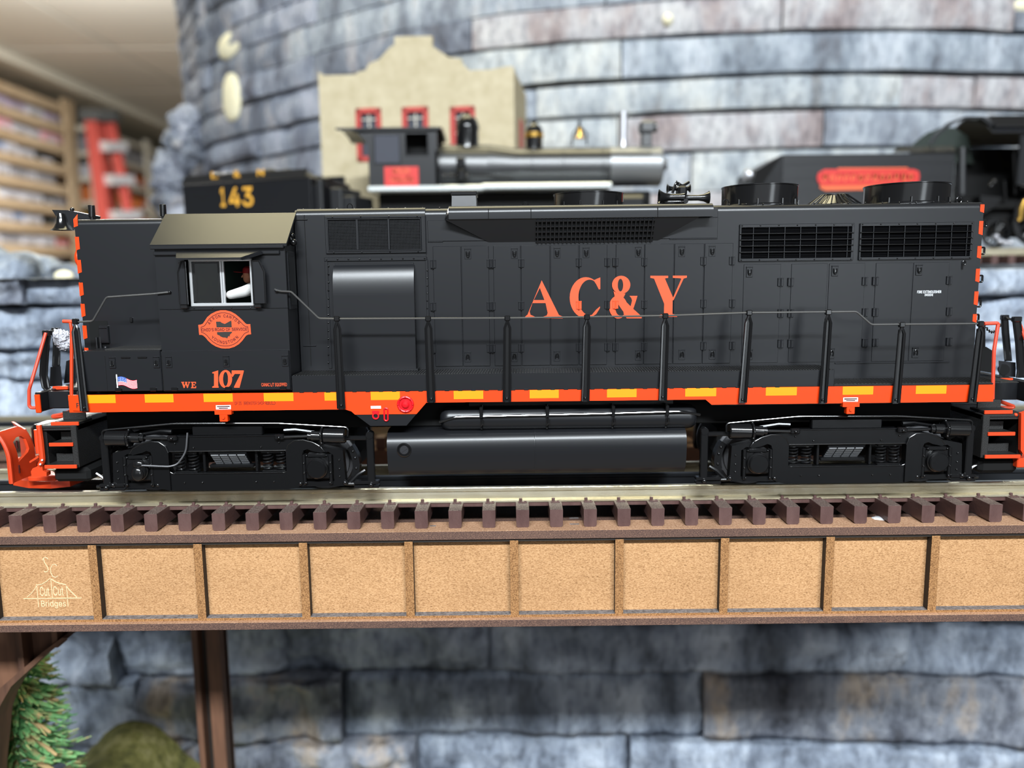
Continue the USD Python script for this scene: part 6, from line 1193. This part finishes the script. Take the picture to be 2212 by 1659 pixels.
# ================================================================ shop shelves, cartons, ladder
def shelf_unit(name, label, m_, xw, depth, ya, yb2, levels, th, posts, pw):
    s = Thing(name, label, 'shelf', (xw, (ya + yb2) / 2, ZF))
    for z in levels: s.part('shelf_board', box(xw - depth, xw, ya, yb2, z - th, z, 3), m_)
    for y in posts: s.part('upright', box(xw - 16, xw + 6, y - pw / 2, y + pw / 2, ZF, levels[0] + 40, 3), m_)
    s.part('back_panel', box(xw - depth - 8, xw - depth, ya, yb2, ZF, levels[0] + 40), 'shop')
    return s
XW = -2590.0
lv = [1092 - 117 * i for i in range(0, 21)]
shelf_unit('shelf_unit', 'pine shelf unit full of boxed models along the left wall', 'wood', XW, 300, 2700, 4556, lv, 52, [2720, 4500], 110)
cols = [['lilac', 'white', 'lilac', 'lilac', 'white', 'lilac', 'grey', 'lilac'], ['dark', 'pink', 'pink', 'white', 'white', 'pink', 'pink', 'white'], ['white', 'white', 'blue', 'white', 'white', 'dark', 'white', 'white'], ['grey', 'grey', 'white', 'grey', 'white', 'grey', 'grey', 'grey'], ['dark', 'cream', 'white', 'white', 'dark', 'grey', 'white', 'grey'], ['pink', 'white', 'white', 'blue', 'white', 'white', 'dark', 'grey'], ['white', 'white', 'grey', 'white', 'white', 'red', 'red', 'white'], ['white', 'red', 'red', 'grey', 'white', 'grey', 'dark', 'white'], ['grey', 'white', 'white', 'blue', 'grey', 'white', 'white', 'pink']]
r2 = np.random.default_rng(11)
rown = ['top', 'second', 'third', 'fourth', 'fifth', 'sixth', 'seventh', 'eighth', 'ninth']
ordn = ['first', 'second', 'third', 'fourth', 'fifth', 'sixth', 'seventh', 'eighth', 'ninth', 'tenth', 'eleventh', 'twelfth', 'thirteenth', 'fourteenth']
def carton(y0, y1, z0, h, c_, x1, d, label, group):
    t = Thing('carton', label, 'box', (x1 - d / 2, (y0 + y1) / 2, z0), group)
    t.part('carton_body', box(x1 - d, x1, y0, y1, z0, z0 + h * .82, 2), 'box_' + c_)
    t.part('carton_lid', box(x1 - d - 1, x1 + 1.5, y0 - 1, y1 + 1, z0 + h * .62, z0 + h, 2), 'box_' + c_)
    t.part('end_label', box(x1 + 1.2, x1 + 2.4, y0 + (y1 - y0) * .2, y1 - (y1 - y0) * .2, z0 + h * .15, z0 + h * .5), 'box_' + ('white' if c_ in ('red', 'orange', 'dark', 'pink') else 'grey'))
for i in range(9):
    z = lv[i + 1]; y = 3560.0; j = 0
    while y < 4360:
        w = float(r2.uniform(95, 190)); c_ = cols[i][j % 8]; h = float(r2.uniform(44, 58))
        if r2.random() > .06:
            carton(y, min(y + w, 4440), z, h, c_, XW - float(r2.uniform(22, 40)), 240, f'{c_} carton on the {rown[i]} gap of the pine shelves, {ordn[min(j, 13)]} from the left', 'cartons on the pine shelves')
        y += w + 6; j += 1
lv2 = [1010 - 150 * i for i in range(0, 12)]
shelf_unit('shelf_unit', 'white painted shelf unit of boxed models beyond the ladder', 'whitepaint', XW + 40, 300, 4640, 8400, lv2, 30, [4670, 5420, 6350, 7300, 8300], 70)
c2 = [['grey', 'white', 'grey', 'white'], ['white', 'orange', 'grey', 'white', 'grey'], ['orange', 'yellow', 'orange', 'grey', 'white'], ['yellow', 'orange', 'orange', 'red', 'grey'], ['white', 'grey', 'pink', 'white'], ['grey', 'white', 'grey', 'pink'], ['white', 'grey', 'grey', 'red']]
for i in range(7):
    z = lv2[i + 1]; y = 4730.0; j = 0
    while y < 7200:
        w = float(r2.uniform(180, 360)); c_ = c2[i][j % len(c2[i])]
        carton(y, y + w, z, float(r2.uniform(70, 105)), c_, XW + 40 - float(r2.uniform(22, 50)), 230, f'{c_} carton on the {rown[i]} gap of the white shelves, {ordn[min(j, 13)]} from the ladder', 'cartons on the white shelves')
        y += w + 12; j += 1
# stepladder
LD = Thing('stepladder', 'red fibreglass stepladder with grey steps standing by the shelves', 'ladder', (-2250, 4250, ZF))
dz = 4700.0
def LQ(px, py, Y): return P(px, py, Y)
def railp(p0, p1, Y0, Y1, w, nm, m_='ladder'):
    a, b = LQ(*p0, Y0), LQ(*p1, Y1); d = (a - b) / (a[2] - b[2]); zb = ZF; b = a + d * (zb - a[2])
    LD.part(nm, hull([q + np.array([dx, dy, 0]) for q in (a, b) for dx in (-w / 2, w / 2) for dy in (-18, 18)]), m_, smooth=False)
    return a, b
fa = railp((198, 262), (222, 448), 4160, 4090, 62, 'ladder_rail'); fb_ = railp((238, 264), (276, 448), 4260, 4200, 50, 'ladder_rail')
ra1 = railp((212, 262), (238, 448), 4230, 4350, 60, 'rear_rail'); 
LD.part('ladder_top', hull([q + np.array([dx, dy, dq]) for q in (fa[0], fb_[0]) for dx in (-50, 50) for dy in (-30, 30) for dq in (0, 60)]), 'box_dark', smooth=False)
for py in (316, 390, 468, 550, 640):
    z = None; t = (fa[0][2] - Zp(205, py, 4140)) / (fa[0][2] - fa[1][2]); a = fa[0] + (fa[1] - fa[0]) * t; b = fb_[0] + (fb_[1] - fb_[0]) * t
    LD.part('ladder_step', hull([q + np.array([dx, 0, dq]) for q in (a, b) for dx in (-20, 70) for dq in (-26, 26)]), 'alum', smooth=False)

# ================================================================ model pine at the bottom left
TRE = Thing('model_pine', 'green bottle-brush model pine tree at the lower left behind the arch', 'tree', (-200, 40, -290))
tx_, ty_, _ = P(14, 1560, 42)
TRE.part('trunk', tube([(tx_ - 5, ty_, -340), (tx_ - 2, ty_, -190), (tx_ + 1, ty_, -130), (tx_ + 4, ty_, -90)], [4.5, 3.6, 2.4, .8], 10), 'twig')
r3 = np.random.default_rng(5)
for i in range(260):
    t = r3.random(); z = -205 + 112 * t; a = r3.uniform(-2.2, 1.0); L = (31 - 15 * t ** 2) * r3.uniform(.8, 1.1)
    d = np.array([math.cos(a), math.sin(a) * .9, -.08 + r3.uniform(-.16, .16)]); o = np.array([tx_ + 3 * t, ty_, z]); pth = [o + d * L * q + np.array([0, 0, -2.5 * q * q + 1.2 * math.sin(q * 5 + i) * .4]) for q in np.linspace(.03, 1, 6)]
    TRE.part('branch', tube(pth, [.9, 1.25, 1.35, 1.3, 1.15, .6], 6), 'twig' if i % 9 == 0 else 'needle')
nd = []
for i in range(900):
    t = r3.random(); z = -205 + 112 * t; a = r3.uniform(-2.2, 1.0); L = (31 - 15 * t ** 2); q = r3.uniform(.4, 1.0); d = np.array([math.cos(a), math.sin(a) * .9, -.1 + r3.uniform(-.2, .2)]); o = np.array([tx_ + 3 * t, ty_, z]) + d * L * q
    e = o + d * 4.5 + r3.normal(0, 1.0, 3); nd.append(tube([o, e], [.55, .25], 4))
TRE.part('needles', nd, 'needle', kind='stuff')
